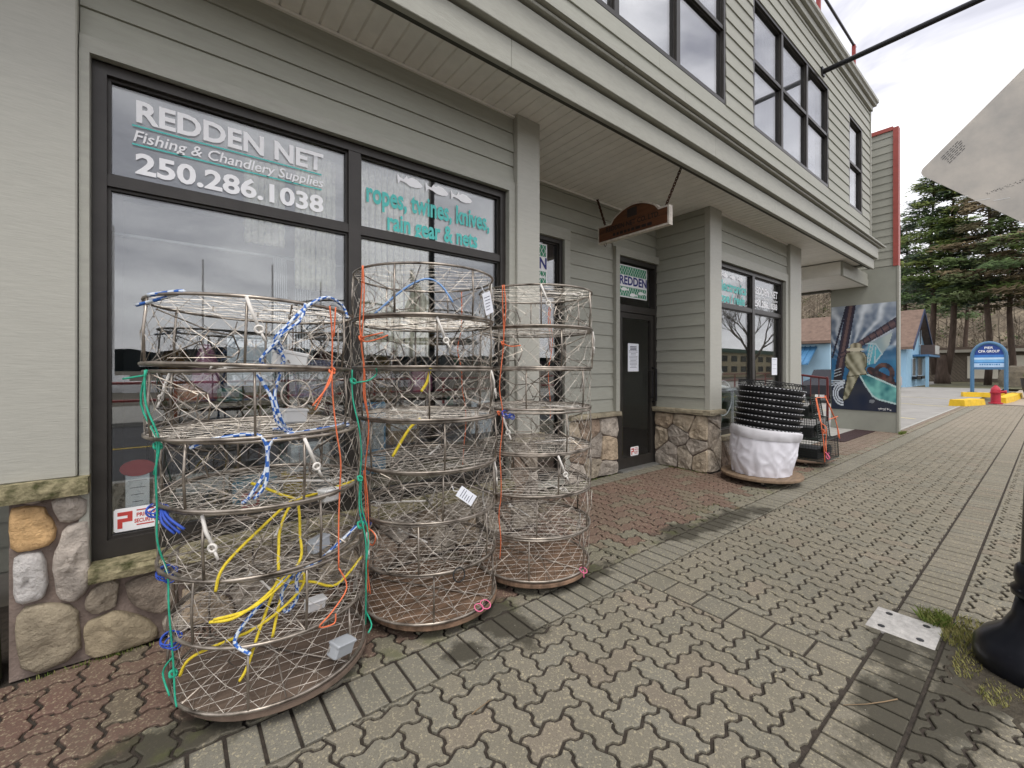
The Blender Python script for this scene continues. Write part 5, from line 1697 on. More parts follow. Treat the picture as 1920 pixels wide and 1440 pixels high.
twine('orange_lashing', 'orange twine tied over the dark mesh box traps', [[tp(-.26, -.24, 1.01), tp(-.2, -.25, 1.03), tp(0, -.25, 1.02), tp(.2, -.24, 1.02)], [tp(-.22, -.24, 1.02), tp(-.28, -.30, .8), tp(-.30, -.33, .6), tp(-.32, -.36, .4), tp(-.34, -.38, .12)], [tp(-.24, -.24, 1.02), tp(-.32, -.32, .7), tp(-.36, -.40, .62), tp(-.30, -.38, .42), tp(-.36, -.40, .30), tp(-.28, -.38, .22)],
      [tp(.2, -.24, 1.02), tp(.28, -.30, .78), tp(.34, -.34, .62), tp(.36, -.36, .40)], [tp(.18, -.24, 1.02), tp(.14, -.32, .86), tp(.22, -.34, .74), tp(.34, -.34, .68)], [tp(.05, -.32, .70), tp(.2, -.34, .71), tp(.40, -.34, .72)], [tp(.30, -.33, .7), tp(.36, -.36, .5), tp(.38, -.37, .38)]] + knot(tp(-.30, -.36, .55), .03) + knot(tp(.2, -.24, 1.02), .02), ORANGE, .0065)
twine('pink_rope_knot', 'tangle of pink twine at the foot of the dark mesh traps', knot(tp(-.36, -.42, .22), .05, 4), PINK, .004, None, 'cord')

# door mat in the passage
m = MB(); m.box(10.4, 12.75, 2.56, 2.93, -.002, .012)
mt_ = tag(m.build('door_mat', M('dark_red_mat', (.035, .016, .016), .95, var=.3, vs=40, bump=.5, bs=200)), 'long dark red mat on the ground before the mural wall', 'mat')

# ------------------------------------------------------------------ the mural
def in_poly(x, y, P):
    c = False
    n = len(P)
    for i in range(n):
        x1, y1 = P[i]; x2, y2 = P[(i + 1) % n]
        if (y1 > y) != (y2 > y) and x < (x2 - x1) * (y - y1) / (y2 - y1) + x1:
            c = not c
    return c
def seg_d(x, y, a, b):
    dx, dy = b[0] - a[0], b[1] - a[1]
    t = max(0, min(1, ((x - a[0]) * dx + (y - a[1]) * dy) / (dx * dx + dy * dy)))
    return math.hypot(x - a[0] - t * dx, y - a[1] - t * dy), t
def mixc(a, b, t):
    t = max(0, min(1, t))
    return tuple(p * (1 - t) + q * t for p, q in zip(a, b))
def mural_col(x, y):
    """painting in unit coordinates: x 0..1 left to right, y 0..1.57 bottom to top"""
    n1 = mnoise.noise((x * 5, y * 5, 1)); n2 = mnoise.noise((x * 14, y * 14, 4))
    # sky: pale rays sweeping to the upper right over deep blue
    ang = math.atan2(y - .70, x - .28)
    ray = .5 + .5 * math.sin(ang * 21 + n1 * 2.2)
    c = mixc((.05, .09, .16), (.62, .67, .72), (y - .85) * .55 + ray ** 2 * .62 + n2 * .22)
    if y < .95:
        c = mixc(c, (.03, .13, .27), min(1, (.98 - y) * 4))
        c = mixc(c, (.10, .34, .50), max(0, n1 * .9 + .25) * .5)
    # sail and lattice
    if in_poly(x, y, [(.62, 1.0), (.95, 1.14), (.90, .96), (.80, .83), (.76, .92)]):
        c = mixc((.22, .32, .36), (.42, .48, .46), n1 + .5)
    if in_poly(x, y, [(.60, .98), (.72, .95), (.80, .83), (.70, .70), (.55, .66)]):
        c = mixc((.06, .27, .38), (.12, .42, .50), n1 + .5)
    for a, b in (((.565, .69), (.625, .96)), ((.605, .69), (.665, .95)), ((.69, .70), (.70, .93)), ((.69, .70), (.79, .83)), ((.56, .99), (.70, .98)), ((.70, .98), (.80, .83))):
        if seg_d(x, y, a, b)[0] < .010: c = (.40, .52, .56)
    for k in range(5):
        if seg_d(x, y, (.572 + .01 * k, .72 + .05 * k), (.612 + .01 * k, .735 + .05 * k))[0] < .008: c = (.36, .46, .50)
    # mast and boom
    d, t = seg_d(x, y, (.10, .40), (.33, 1.6))
    if d < .075:
        c = mixc((.075, .045, .05), (.02, .025, .05), abs(d) / .075 + .3 * n2)
        if d < .022: c = mixc(c, (.20, .13, .12), .6)
    d, t = seg_d(x, y, (.02, .80), (.26, 1.6))
    if d < .016: c = (.03, .03, .05)
    d, t = seg_d(x, y, (.12, .80), (1.02, 1.29))
    wdt = .03 + .035 * t
    if d < wdt and x > .12:
        c = mixc((.16, .10, .10), (.03, .025, .04), d / wdt + .3 * n2)
        if math.sin(t * 60) > .86: c = (.03, .03, .05)
    # dark lower half: rail, rope and machinery
    if in_poly(x, y, [(0, 0), (1, 0), (1, .42), (.86, .50), (.55, .56), (.30, .46), (.10, .42), (0, .40)]):
        c = mixc((.012, .02, .045), (.05, .05, .055), n1 * .7 + .25)
    if .03 < x < .18 and .40 < y < .62 and seg_d(x, y, (.10, .40), (.16, .62))[0] < .07:
        c = (.03, .025, .03)
    if seg_d(x, y, (.62, .60), (.93, .44))[0] < .05:
        c = mixc((.03, .025, .03), (.16, .06, .05), n2 + .25)
    if .035 > abs(math.hypot(x - .82, (y - .55)) - .12) and x > .68:
        c = mixc((.035, .03, .04), (.17, .09, .07), n2 + .3)
    for k in range(3):      # net loops
        if abs(math.hypot((x - .19 - .0 * k) * 1.0, (y - .24) * .9) - (.085 + .035 * k)) < .011 and x < .20: c = (.55, .60, .66)
        if seg_d(x, y, (0, .36 + .035 * k), (.22, .40 + .02 * k))[0] < .009: c = (.50, .56, .62)
        if seg_d(x, y, (.05, .50 + .045 * k), (.16, .535 + .045 * k))[0] < .006: c = (.45, .50, .55)
    # teal boat
    P = [(.46, .525), (.50, .545), (.56, .54), (1.0, .36), (1.0, .12), (.74, .175), (.66, .22), (.55, .37)]
    if in_poly(x, y, P):
        c = mixc((.03, .16, .19), (.20, .52, .47), .45 + 1.1 * n1 + .5 * n2)
    for i in range(len(P)):
        a, b = P[i], P[(i + 1) % len(P)]
        if not (a[0] >= 1 and b[0] >= 1) and seg_d(x, y, a, b)[0] < .012: c = (.45, .60, .60)
    # the figure in oilskins, seen from behind
    coat = [(.24, .82), (.26, .86), (.36, .88), (.46, .88), (.53, .85), (.57, .78), (.565, .66), (.54, .62), (.58, .54), (.50, .53), (.38, .51), (.26, .50), (.30, .60), (.24, .65), (.225, .72)]
    legs = [(.26, .51), (.38, .515), (.45, .52), (.36, .34), (.27, .17), (.19, .13), (.22, .30), (.25, .42)]
    for Pq in (legs, coat):
        if in_poly(x, y, Pq):
            f = .5 + .5 * math.sin((x * 1.1 + y * .6) * 42 + 3 * n1)
            c = mixc((.12, .11, .065), (.48, .46, .34), .12 + f * .65 + n2 * .4 + (x - .25) * .5)
        for i in range(len(Pq)):
            if seg_d(x, y, Pq[i], Pq[(i + 1) % len(Pq)])[0] < .006: c = (.06, .055, .03)
    if math.hypot((x - .40) / .095, (y - .945) / .065) < 1:
        c = mixc((.10, .08, .05), (.50, .46, .33), .5 + math.sin(x * 60) * .4)
    if math.hypot((x - .385) / .135, (y - .905) / .028) < 1:
        c = (.56, .52, .40)
    # highlights and the painter's mark
    if y < .30 and abs(math.hypot(x - .65, y - .13)) < .05 * max(.1, n2 + .6): c = mixc(c, (.45, .48, .50), .4)
    if .74 < x < .93 and .015 < y < .06 and mnoise.noise((x * 60, y * 60, 2)) > .1: c = (.6, .6, .6)
    return c
mur = thing('mural_panel', 'painted panel of a fisherman in yellow oilskins at sea on the wing wall', 'mural', (12.84, 2.82, .46))
m = MB()
y0, y1, z0, z1 = 2.205, 3.425, .465, 2.985
nx_, nz_ = 84, 170
for i in range(nx_):
    for j in range(nz_):
        a, b = y1 - (y1 - y0) * i / nx_, y1 - (y1 - y0) * (i + 1) / nx_
        c, d = z0 + (z1 - z0) * j / nz_, z0 + (z1 - z0) * (j + 1) / nz_
        m.add([(12.834, a, c), (12.834, b, c), (12.834, b, d), (12.834, a, d)], [(0, 1, 2, 3)], mural_col((i + .5) / nx_, (j + .5) / nz_ * 1.57))
MURAL = attr_mat('mural_paint', .55)
m.build('painting', MURAL, mur, fix=False, attr=True)
m = MB(); m.box(12.8345, 12.849, y0, y1, z0, z1); m.build('backing_board', BLACKP, mur)

# handrail in the passage
hr = thing('handrail', 'dark red pipe handrail behind the black traps in the passage', 'railing', (14.2, 4.6, 0))
HRM = M('maroon_pipe', (.13, .02, .02), .45, var=.2, vs=8)
m = MB(); m.tube(smooth_path([(14.2, 3.88, 0), (14.2, 3.88, 1.10), (14.2, 3.92, 1.20), (14.2, 4.1, 1.22), (14.2, 6.2, 1.52)], 4), .032, 8); m.build('top_rail', HRM, hr)
for i in range(11):
    y = 4.08 + i * .2
    m = MB(); m.tube([(14.2, y, 0), (14.2, y, 1.22 + (y - 4.1) * .143)], .013, 6); m.build('baluster', HRM, hr)

# ------------------------------------------------------------------ street lamp base, sign, cover plate, weeds
LX, LY = 3.205, .025
lamp = thing('lamp_post', 'black cast lamp post with flared base at the right edge', 'lamp post', (LX, LY, 0))
IRON = M('black_cast_iron', (.010, .011, .016), .28, .2, var=.2, vs=9)
m = MB(); m.lathe([(.225, -.01), (.235, .05), (.23, .10), (.20, .15), (.14, .20), (.105, .27), (.088, .36)], LX, LY, 32); m.build('flared_base', IRON, lamp, smooth=True)
m = MB(); m.lathe([(.088, .36), (.105, .37), (.108, .40), (.09, .42), (.098, .45), (.092, .50), (.075, .52)], LX, LY, 28); m.build('collar', IRON, lamp, smooth=True)
m = MB(); m.lathe([(.075, .52), (.06, 1.0), (.052, 2.2), (.046, 5.2)], LX, LY, 20); m.build('shaft', IRON, lamp, smooth=True)
m = MB(); m.lathe([(.06, 5.2), (.12, 5.28), (.16, 5.5), (.13, 5.7), (.05, 5.8)], LX, LY, 16); m.build('lantern', IRON, lamp)

sx_, sy_, sz_ = 2.95, -.005, 2.44
ds = thing('diamond_sign', 'bare aluminium back of a diamond street sign close at upper right', 'street sign', (sx_, sy_, 2.0))
def alu_mat():
    m = M('weathered_aluminium', (.44, .42, .385), .5, .35, var=.10, vs=7, c2=(.52, .48, .42), bump=.05, bs=30)
    return m
hd = .43
def diamond(h, rnd=.03):
    P = []
    for k in range(4):
        a = k * math.pi / 2
        for s in (-40, -20, 0, 20, 40):
            b = a + rad(s)
            cx_, cz_ = (h - rnd * 1.414) * math.cos(a), (h - rnd * 1.414) * math.sin(a)
            P.append((cx_ + rnd * math.cos(b), cz_ + rnd * math.sin(b)))
    return P
m = MB(); m.prism([(sy_ + a, sz_ + b) for a, b in diamond(hd)], side(sx_), -.003, .0); m.build('plate', alu_mat(), ds)
m = MB(); m.prism([(sy_ + a, sz_ + b) for a, b in diamond(hd - .004)], side(sx_), -.0045, -.0032); m.build('yellow_face', M('sign_yellow', (.75, .48, .02), .4), ds)
m = MB(); m.box(sx_ - .03, sx_ - .001, -.075, -.035, 1.95, 2.9); m.build('bracket', M('galvanised', (.35, .35, .35), .5, .6), ds)
m = MB(); m.tube([(sx_ - .05, -.055, .0), (sx_ - .05, -.055, 3.0)], .024, 10); m.build('pole', M('galvanised', (.35, .35, .35), .5, .6), ds)
GREYINK = M('grey_ink', (.10, .10, .10), .7)
# stamped print near the corner, set along the upper left edge
m = MB()
r = random.Random(6)
dv = Vector((-.707, .707))      # along the edge, from the corner upwards (towards -y)
nv = Vector((-.707, -.707))     # into the plate
cor = Vector((sy_ + hd - .02, sz_))
for row in range(6):
    s = .07 + r.uniform(0, .01)
    while s < .15:
        L = r.uniform(.006, .02)
        p = cor + dv * s + nv * (.012 + row * .009)
        q = p + dv * L
        w = nv * .0028
        m.prism([(p.x, p.y), (q.x, q.y), ((q + w).x, (q + w).y), ((p + w).x, (p + w).y)], side(sx_), .0005, .0012)
        s += L + .005
struct(m.build('stamped_print', GREYINK, ds), 'stuff')
m = MB()
for (ya, za, yb, zb) in ((.25, 2.27, .30, 2.275), (.18, 2.235, .25, 2.24), (.12, 2.22, .17, 2.222)):
    m.prism([(ya, za), (yb, zb), (yb, zb + .003), (ya, za + .003)], side(sx_), .0005, .001)
m.build('scratches', M('scratch', (.7, .7, .68), .5), ds)
m = MB()
for i in range(60):
    t = i / 60
    y = .19 - t * .15 + r.uniform(-.004, .004); z = 2.26 + t * .035 + r.uniform(-.006, .006)
    s = r.uniform(.001, .0035)
    m.prism([(y, z), (y + s * 1.6, z), (y + s, z + s)], side(sx_), .0005, .001)
struct(m.build('dirt_marks', GREYINK, ds), 'stuff')

cp = thing('cover_plate', 'pale square metal cover plate set in the pavers', 'cover plate', (3.22, .52, 0))
ang = .02
PLATE = M('pale_chequer_plate', (.50, .48, .45), .55, .3, var=.22, vs=24)
bevel_box(3.07, 3.365, .378, .662, -.015, .0045, .003).build('plate', PLATE, cp)
m = MB()
for i in range(9):
    for j in range(9):
        x, y = 3.095 + i * .03, .405 + j * .028
        d = .011
        if (i + j) % 2: m.hexa([(x - d, y - .003, .0040), (x + d, y - .003, .0040), (x - d, y + .003, .0040), (x + d, y + .003, .0040), (x - d * .6, y - .001, .0066), (x + d * .6, y - .001, .0066), (x - d * .6, y + .001, .0066), (x + d * .6, y + .001, .0066)])
        else: m.hexa([(x - .003, y - d, .0040), (x + .003, y - d, .0040), (x - .003, y + d, .0040), (x + .003, y + d, .0040), (x - .001, y - d * .6, .0066), (x + .001, y - d * .6, .0066), (x - .001, y + d * .6, .0066), (x + .001, y + d * .6, .0066)])
struct(m.build('tread_pattern', PLATE, cp), 'stuff')
for x, y in ((3.12, .60), (3.31, .60), (3.12, .44), (3.31, .44)):
    m = MB(); m.lathe([(.016, .0046), (.016, .0070), (.012, .0070)], x, y, 14); m.build('bolt_hole', BLACKP, cp)

# soil, grass and weeds round the lamp base
SOIL = M('soil', (.06, .05, .035), .95, var=.4, vs=20, bump=1.0, bs=60)
m = MB()
nn = 26
vs = [(3.05, .12, .018)]
for i in range(nn):
    a = 2 * math.pi * i / nn
    R_ = 1 + .25 * mnoise.noise((math.cos(a) * 2, math.sin(a) * 2, 5))
    vs.append((3.08 + .42 * R_ * math.cos(a), .07 + .26 * R_ * math.sin(a), -.003))
m.add(vs, [(0, i + 1, (i + 1) % nn + 1) for i in range(nn)])
struct(m.build('soil_patch', SOIL, fix=False), 'stuff')['label'] = 'dark soil round the lamp post base'
GRASS = attr_mat('grass_blades', .7)
gr2 = random.Random(31)
def grass(name, spots, label):
    m = MB()
    for (cx, cy, rx, ry, n, h, g) in spots:
        for i in range(n):
            a, q = gr2.uniform(0, 6.283), math.sqrt(gr2.random())
            x, y = cx + rx * q * math.cos(a), cy + ry * q * math.sin(a)
            hh = h * gr2.uniform(.4, 1.1); b = gr2.uniform(0, 6.283); w = .0022
            lean = gr2.uniform(.1, .9) * hh
            c = mixc((.09, .15, .02), (.30, .27, .10), g + gr2.uniform(-.35, .35))
            bx, by = math.cos(b), math.sin(b)
            m.add([(x - by * w, y + bx * w, -.004), (x + by * w, y - bx * w, -.004), (x + bx * lean * .4 + by * w * .7, y + by * lean * .4 - bx * w * .7, hh * .6), (x + bx * lean, y + by * lean, hh)], [(0, 1, 2), (0, 2, 3)], c)
    o = struct(m.build(name, GRASS, fix=False, attr=True), 'stuff')
    o['label'] = label
    return o
grass('grass_tuft', [(3.43, .42, .08, .07, 320, .06, .25), (3.32, .32, .14, .06, 330, .032, .8), (3.05, .26, .16, .05, 260, .026, .95), (2.86, .16, .11, .05, 200, .026, .8), (3.0, .10, .13, .07, 200, .022, 1.0), (3.47, .30, .14, .11, 260, .03, .9)], 'green and dry grass growing round the cover plate and lamp base')
grass('joint_weeds', [(-.62, 2.62, .05, .06, 160, .03, .1), (-.3, 2.94, .25, .015, 120, .02, .3), (4.4, 3.72, .4, .012, 120, .02, .3), (5.76, 3.3, .015, .35, 120, .025, .3), (6.6, 2.9, .5, .012, 160, .025, .3), (4.3, 2.24, .3, .06, 90, .012, .2), (12.8, 2.10, .25, .05, 300, .06, .2), (.12, 2.18, .03, .03, 40, .02, .1)], 'small green weeds in the paver joints')
LITTER = M('dry_twig', (.20, .14, .08), .9, var=.2)
twr = random.Random(12)
for (x, y, L, a, lb) in ((2.48, .42, .26, 2.6, 'long thin twig lying on the dark soil stain'), (3.72, 1.16, .13, .5, 'dark twig on the pavers in the middle of the walk'), (.98, 1.5, .10, .3, 'small forked twig on the pavers before the middle pots')):
    p = [(x + L * t * math.cos(a) + twr.uniform(-.008, .008), y + L * t * math.sin(a) + twr.uniform(-.008, .008), .006) for t in (0, .3, .6, 1)]
    m = MB(); m.tube(p, .003, 5, r_end=.0015)
    tag(m.build('twig', LITTER), lb, 'twig', 'fallen twigs')
m = MB()
for i in range(170):
    x, y = twr.uniform(.3, 4.5), twr.uniform(.1, 2.0)
    s = twr.uniform(.0015, .005)
    m.add([(x, y, .003), (x + s, y, .003), (x + s * .6, y + s, .003), (x + s * .4, y + s * .4, .003 + s)], [(0, 1, 3), (1, 2, 3), (2, 0, 3)])
struct(m.build('grit', M('grit', (.45, .42, .36), .9, var=.3, vs=90), fix=False), 'stuff')['label'] = 'pale grit scattered over the pavers'
# mossy post by the left corner
mp_ = thing('mossy_post', 'dark mossy wooden post at the lower left corner', 'post', (-.74, 3.02, 0))
m = MB(); m.lathe([(.10, 0), (.115, .02), (.108, .2), (.10, .42), (.085, .46), (.03, .48)], -.745, 3.02, 16)
m.v = [(x + .012 * mnoise.noise((x * 20, y * 20, z * 4)), y + .012 * mnoise.noise((x * 20, y * 20 + 7, z * 4)), z) for x, y, z in m.v]
m.build('trunk_stub', M('mossy_wood', (.03, .026, .016), .95, var=.5, vs=14, c2=(.075, .085, .02), bump=.8, bs=40, stretch=(1, 1, .3)), mp_, smooth=True)

# ------------------------------------------------------------------ beyond the wing wall
YEL = M('yellow_kerb_paint', (.72, .46, .02), .6, var=.15, vs=5)
def line(name, pts, w, mat, label):
    m = MB()
    (xa, ya), (xb, yb) = pts
    d = Vector((xb - xa, yb - ya)).normalized(); n_ = Vector((-d.y, d.x)) * w / 2
    m.add([(xa + n_.x, ya + n_.y, -.010), (xb + n_.x, yb + n_.y, -.010), (xb - n_.x, yb - n_.y, -.010), (xa - n_.x, ya - n_.y, -.010)], [(0, 1, 2, 3)])
    o = struct(m.build(name, mat, fix=False)); return o
PALEY = M('faded_line_paint', (.55, .47, .25), .8, var=.2, vs=4)
for k, (a, b) in enumerate((((23.6, 2.5), (26.5, 9)), ((29.5, 2.6), (31.5, 9)), ((17.0, 2.5), (20.0, 9)))):
    line('parking_line', (a, b), .12, PALEY, '')
m = MB(); m.box(13.0, 26.5, 2.245, 2.30, -.02, .0); struct(m.build('kerb', CONC))
sheet('far_pavement', 26.5, 46, -1.2, 1.45, -.006, M('far_paving', (.33, .28, .22), .85, var=.12, vs=8))
def yellow_kerb(pts, label, h=.16, w=.36):
    t = thing('yellow_kerb', label, 'kerb', (*pts[0], 0), 'yellow painted kerbs')
    m = MB()
    P = [Vector((x, y, 0)) for x, y in pts]
    for i in range(len(P) - 1):
        d = (P[i + 1] - P[i]).normalized(); n_ = Vector((-d.y, d.x, 0)) * w / 2
        a, b = P[i] - d * .02, P[i + 1] + d * .02
        q = [(a - n_), (b - n_), (a + n_), (b + n_)]
        m.hexa([(v.x, v.y, -.02) for v in q] + [(c.x + (v.x - c.x) * .85, c.y + (v.y - c.y) * .85, h - .002 * i) for v, c in zip(q, (a, b, a, b))])
    m.build('kerb_stone', YEL, t)
yellow_kerb([(24.2, 2.35), (25.2, 2.05), (25.9, 1.95)], 'short yellow bull-nosed kerb left of the hydrant', .24, .5)
yellow_kerb([(33.0, 3.0), (33.5, 1.5), (33.9, 1.15)], 'long yellow kerb under the arched blue sign', .22, .4)
yellow_kerb([(33.9, 1.15), (29.5, 1.28), (27.6, 1.42)], 'yellow kerb running from the hydrant to the planter', .24, .4)
# hydrant
HYD = M('hydrant_red', (.42, .025, .045), .4, var=.12, vs=6)
hy = thing('fire_hydrant', 'red fire hydrant standing beside the yellow kerb', 'hydrant', (26.9, 1.49, 0))
m = MB(); m.lathe([(.21, 0), (.21, .05), (.15, .06), (.145, .42), (.17, .44), (.17, .49), (.15, .50), (.145, .60), (.10, .70), (.05, .74), (.045, .78)], 26.9, 1.49, 20); m.build('barrel', HYD, hy, smooth=False)
m = MB(); m.lathe([(.05, 0), (.055, .14), (.075, .15), (.075, .2), (.03, .21)], n=12)
m.v = [(26.9 + y - .02, 1.49 - .1 - z, .50 + x) for x, y, z in m.v]; m.build('outlet', HYD, hy)
m = MB(); m.lathe([(.05, 0), (.055, .14), (.075, .15), (.075, .2), (.03, .21)], n=12)
m.v = [(26.9 - .1 - z, 1.49 + y, .50 + x) for x, y, z in m.v]; m.build('outlet', HYD, hy)
# arched sign
BLUEF = M('blue_frame', (.07, .17, .29), .45, var=.1, vs=6)
cs_ = thing('arched_sign', 'arched blue sign on two posts beyond the hydrant', 'sign', (38.2, 2.3, 0))
SXc = 38.0
pa, pb = 3.05, 1.70
def s_fn(d=0):
    return lambda a, b, e: (SXc - e, a, b)
# posts follow an arch
arc = [(SXc, pa, 0), (SXc, pa, 2.2)] + [(SXc, (pa + pb) / 2 + (pa - pb) / 2 * math.cos(math.pi * i / 12), 2.2 + .82 * math.sin(math.pi * i / 12)) for i in range(1, 12)] + [(SXc, pb, 2.2), (SXc, pb, 0)]
m = MB(); m.tube(arc, .09, 8); m.build('arch_frame', BLUEF, cs_)
m = MB(); m.box(SXc - .06, SXc + .06, pb, pa, 1.42, 1.54); m.build('cross_bar', BLUEF, cs_)
ap = [(pa - .06, 1.54), (pb + .06, 1.54), (pb + .06, 2.2)] + [((pa + pb) / 2 - (pa - pb - .12) / 2 * math.cos(math.pi * i / 12), 2.2 + .76 * math.sin(math.pi * i / 12)) for i in range(1, 12)] + [(pa - .06, 2.2)]
m = MB(); m.prism(ap, side(SXc), -.02, .02); m.build('panel', M('sign_deep_blue', (.02, .06, .26), .4), cs_)
for (za, zb, c) in ((1.56, 1.80, (.45, .62, .80)), (1.80, 1.86, (.04, .20, .50)), (1.86, 2.02, (.16, .42, .74)), (2.02, 2.14, (.50, .68, .85)), (2.14, 2.30, (.05, .20, .55))):
    m = MB(); m.box(SXc - .026, SXc - .022, pb + .07, pa - .07, za, zb - .002); m.build('print_band', M('sign_band_%d' % int(za * 100), c, .5, var=.1, vs=3), cs_)
fc = lambda a, b, d: (SXc - d, 2 * 2.375 - a, b)
text('PIER', fc, 2.20, 2.55, 2.66, .13, WHITE, 'lettering', cs_, bold=.02, ext=.03)
text('CPA GROUP', fc, 1.95, 2.80, 2.44, .15, WHITE, 'lettering', cs_, bold=.02, ext=.03)
m = MB()
r = random.Random(3); y = 2.0
while y < 2.8:
    L = r.uniform(.04, .1); m.box(SXc - .03, SXc - .0265, 4.75 - y - L, 4.75 - y, 1.68, 1.76); y += L + .03
m.build('small_print', M('sign_text_blue', (.08, .25, .5), .5), cs_)
for y in (pa, pb):
    m = MB(); m.box(SXc - .2, SXc + .2, y - .2, y + .2, -.02, .06); m.build('foot_plate', BLACKP, cs_)
# planter at the right edge
pl = thing('planter', 'dark planter tub with green shrub at the far right', 'planter', (33.2, .55, 0))
m = MB(); m.lathe([(.42, 0), (.55, .5), (.60, .95), (.63, 1.0), (.55, 1.0), (.5, .9)], 33.0, .42, 20); m.build('tub', M('planter_dark', (.02, .02, .022), .6), pl)
LEAF = attr_mat('leaf_cards', .65)
def leafball(mb, c, R_, n, size, cols, rng, flat=.8):
    for i in range(n):
        v = Vector((rng.gauss(0, 1), rng.gauss(0, 1), rng.gauss(0, 1)))
        if v.length < .01: continue
        v.normalize(); rr = R_ * rng.random() ** .45
        p = Vector(c) + Vector((v.x * rr, v.y * rr, v.z * rr * flat))
        a = Vector((rng.uniform(-1, 1), rng.uniform(-1, 1), rng.uniform(-.6, .6))).normalized(); b = a.orthogonal().normalized()
        s = size * rng.uniform(.6, 1.3)
        col_ = rng.choice(cols); k = rng.uniform(.7, 1.25)
        mb.add([p - a * s, p + b * s * .5, p + a * s, p - b * s * .5], [(0, 1, 2, 3)], tuple(x * k for x in col_))
rl = random.Random(17)
m = MB(); leafball(m, (33.0, .42, 1.15), .5, 500, .09, [(.07, .11, .025), (.12, .15, .03)], rl, .6); m.build('shrub', LEAF, pl, fix=False, attr=True)

# ---- blue house
BLUEW = M('blue_house_paint', (.27, .45, .59), .65, var=.06, vs=2)
ROOFB = M('brown_shingles', (.155, .105, .08), .9, var=.25, vs=3, bump=.4, bs=30)
DKW = M('dark_window', (.03, .035, .045), .15, var=.2)
hs_ = thing('blue_house', 'pale blue house with brown shingle roof and dark eaves', 'house', (52, 12, 0))
def hb(name, mat, a, parent=None): return part_box(name, mat, *a, parent or hs_)
HX0, HX1, HY0, HY1 = 46.0, 54.0, 7.3, 26.0
hb('wall', BLUEW, (HX0, HX1, HY0, HY1, -.02, 3.4))
m = MB(); m.add([(HX0, HY0, 3.4), (HX1, HY0, 3.4), ((HX0 + HX1) / 2, HY0, 6.3), (HX0, HY0 + .3, 3.4), (HX1, HY0 + .3, 3.4), ((HX0 + HX1) / 2, HY0 + .3, 6.3)], [(0, 1, 2), (3, 5, 4), (0, 2, 5, 3), (1, 4, 5, 2), (0, 3, 4, 1)]); m.build('gable', BLUEW, hs_)
for s in (-1, 1):
    xc = (HX0 + HX1) / 2; xe = xc + s * 4.6
    m = MB(); ze = 6.45 - 4.6 * (2.9 / 4.0)
    m.hexa([(xc, HY0 - .5, 6.35), (xe, HY0 - .5, ze - .1), (xc, HY1, 6.35), (xe, HY1, ze - .1), (xc, HY0 - .5, 6.55), (xe, HY0 - .5, ze + .1), (xc, HY1, 6.55), (xe, HY1, ze + .1)])
    rf = m.build('roof', ROOFB, hs_)
    m = MB(); m.hexa([(xc, HY0 - .56, 6.25), (xe, HY0 - .56, ze - .2), (xc, HY0 - .5, 6.25), (xe, HY0 - .5, ze - .2), (xc, HY0 - .56, 6.58), (xe, HY0 - .56, ze + .13), (xc, HY0 - .5, 6.58), (xe, HY0 - .5, ze + .13)])
    m.build('bargeboard', M('dark_blue_eave', (.02, .03, .07), .6), rf)
def hwin(a, parent=hs_, name='window'):
    w_ = hb(name, DKW, a)
    x0, x1, y0, y1, z0, z1 = a
    m = MB()
    if x1 - x0 < .1:
        m.box(x0 - .03, x0 - .005, y0 - .06, y0, z0 - .06, z1 + .06); m.box(x0 - .03, x0 - .005, y1, y1 + .06, z0 - .06, z1 + .06); m.box(x0 - .03, x0 - .005, y0, y1, z1, z1 + .06); m.box(x0 - .03, x0 - .005, y0, y1, z0 - .06, z0)
    else:
        m.box(x0 - .06, x0, y0 - .03, y0 - .005, z0 - .06, z1 + .06); m.box(x1, x1 + .06, y0 - .03, y0 - .005, z0 - .06, z1 + .06); m.box(x0, x1, y0 - .03, y0 - .005, z1, z1 + .06); m.box(x0, x1, y0 - .03, y0 - .005, z0 - .06, z0)
    m.build('frame', M('house_trim', (.5, .6, .68), .6), w_)
hwin((51.2, 52.0, HY0 - .03, HY0 - .01, 3.6, 5.2))
hwin((48.2, 49.5, HY0 - .03, HY0 - .01, .9, 2.3)); hwin((50.4, 52.4, HY0 - .03, HY0 - .01, .9, 2.4))
hwin((HX0 - .03, HX0 - .01, 7.9, 8.6, 2.3, 3.3)); hwin((HX0 - .03, HX0 - .01, 7.8, 8.3, .5, 2.2)); hwin((HX0 - .03, HX0 - .01, 12.0, 14.0, .6, 2.3)); hwin((HX0 - .03, HX0 - .01, 16.0, 18.0, .6, 2.3))
hb('hanging_sign_box', M('sign_box_grey', (.5, .5, .48), .6), (51.4, 53.6, HY0 - 1.0, HY0 - .75, 2.75, 3.5)); hb('sign_box_side', M('sign_box_dark', (.10, .07, .06), .6), (51.2, 51.4, HY0 - 1.0, HY0 - .1, 2.7, 3.55))
hb('flower_box', BLACKP, (50.2, 52.6, HY0 - .35, HY0 - .05, .62, .85)); hb('flower_box', BLACKP, (48.0, 49.6, HY0 - .35, HY0 - .05, .6, .82))
hb('porch_roof', M('porch_blue', (.06, .16, .30), .6), (48.5, 53.8, HY0 - 1.0, HY0, 2.5, 2.66)); hb('porch_post', BLUEW, (48.6, 48.8, HY0 - .95, HY0 - .75, -.02, 2.5))
m = MB(); m.lathe([(.12, 5.2), (.12, 5.7), (.25, 5.72), (.2, 5.9)], 47.5, 20.5, 10); m.build('vent_pipe', WHITE, hs_)
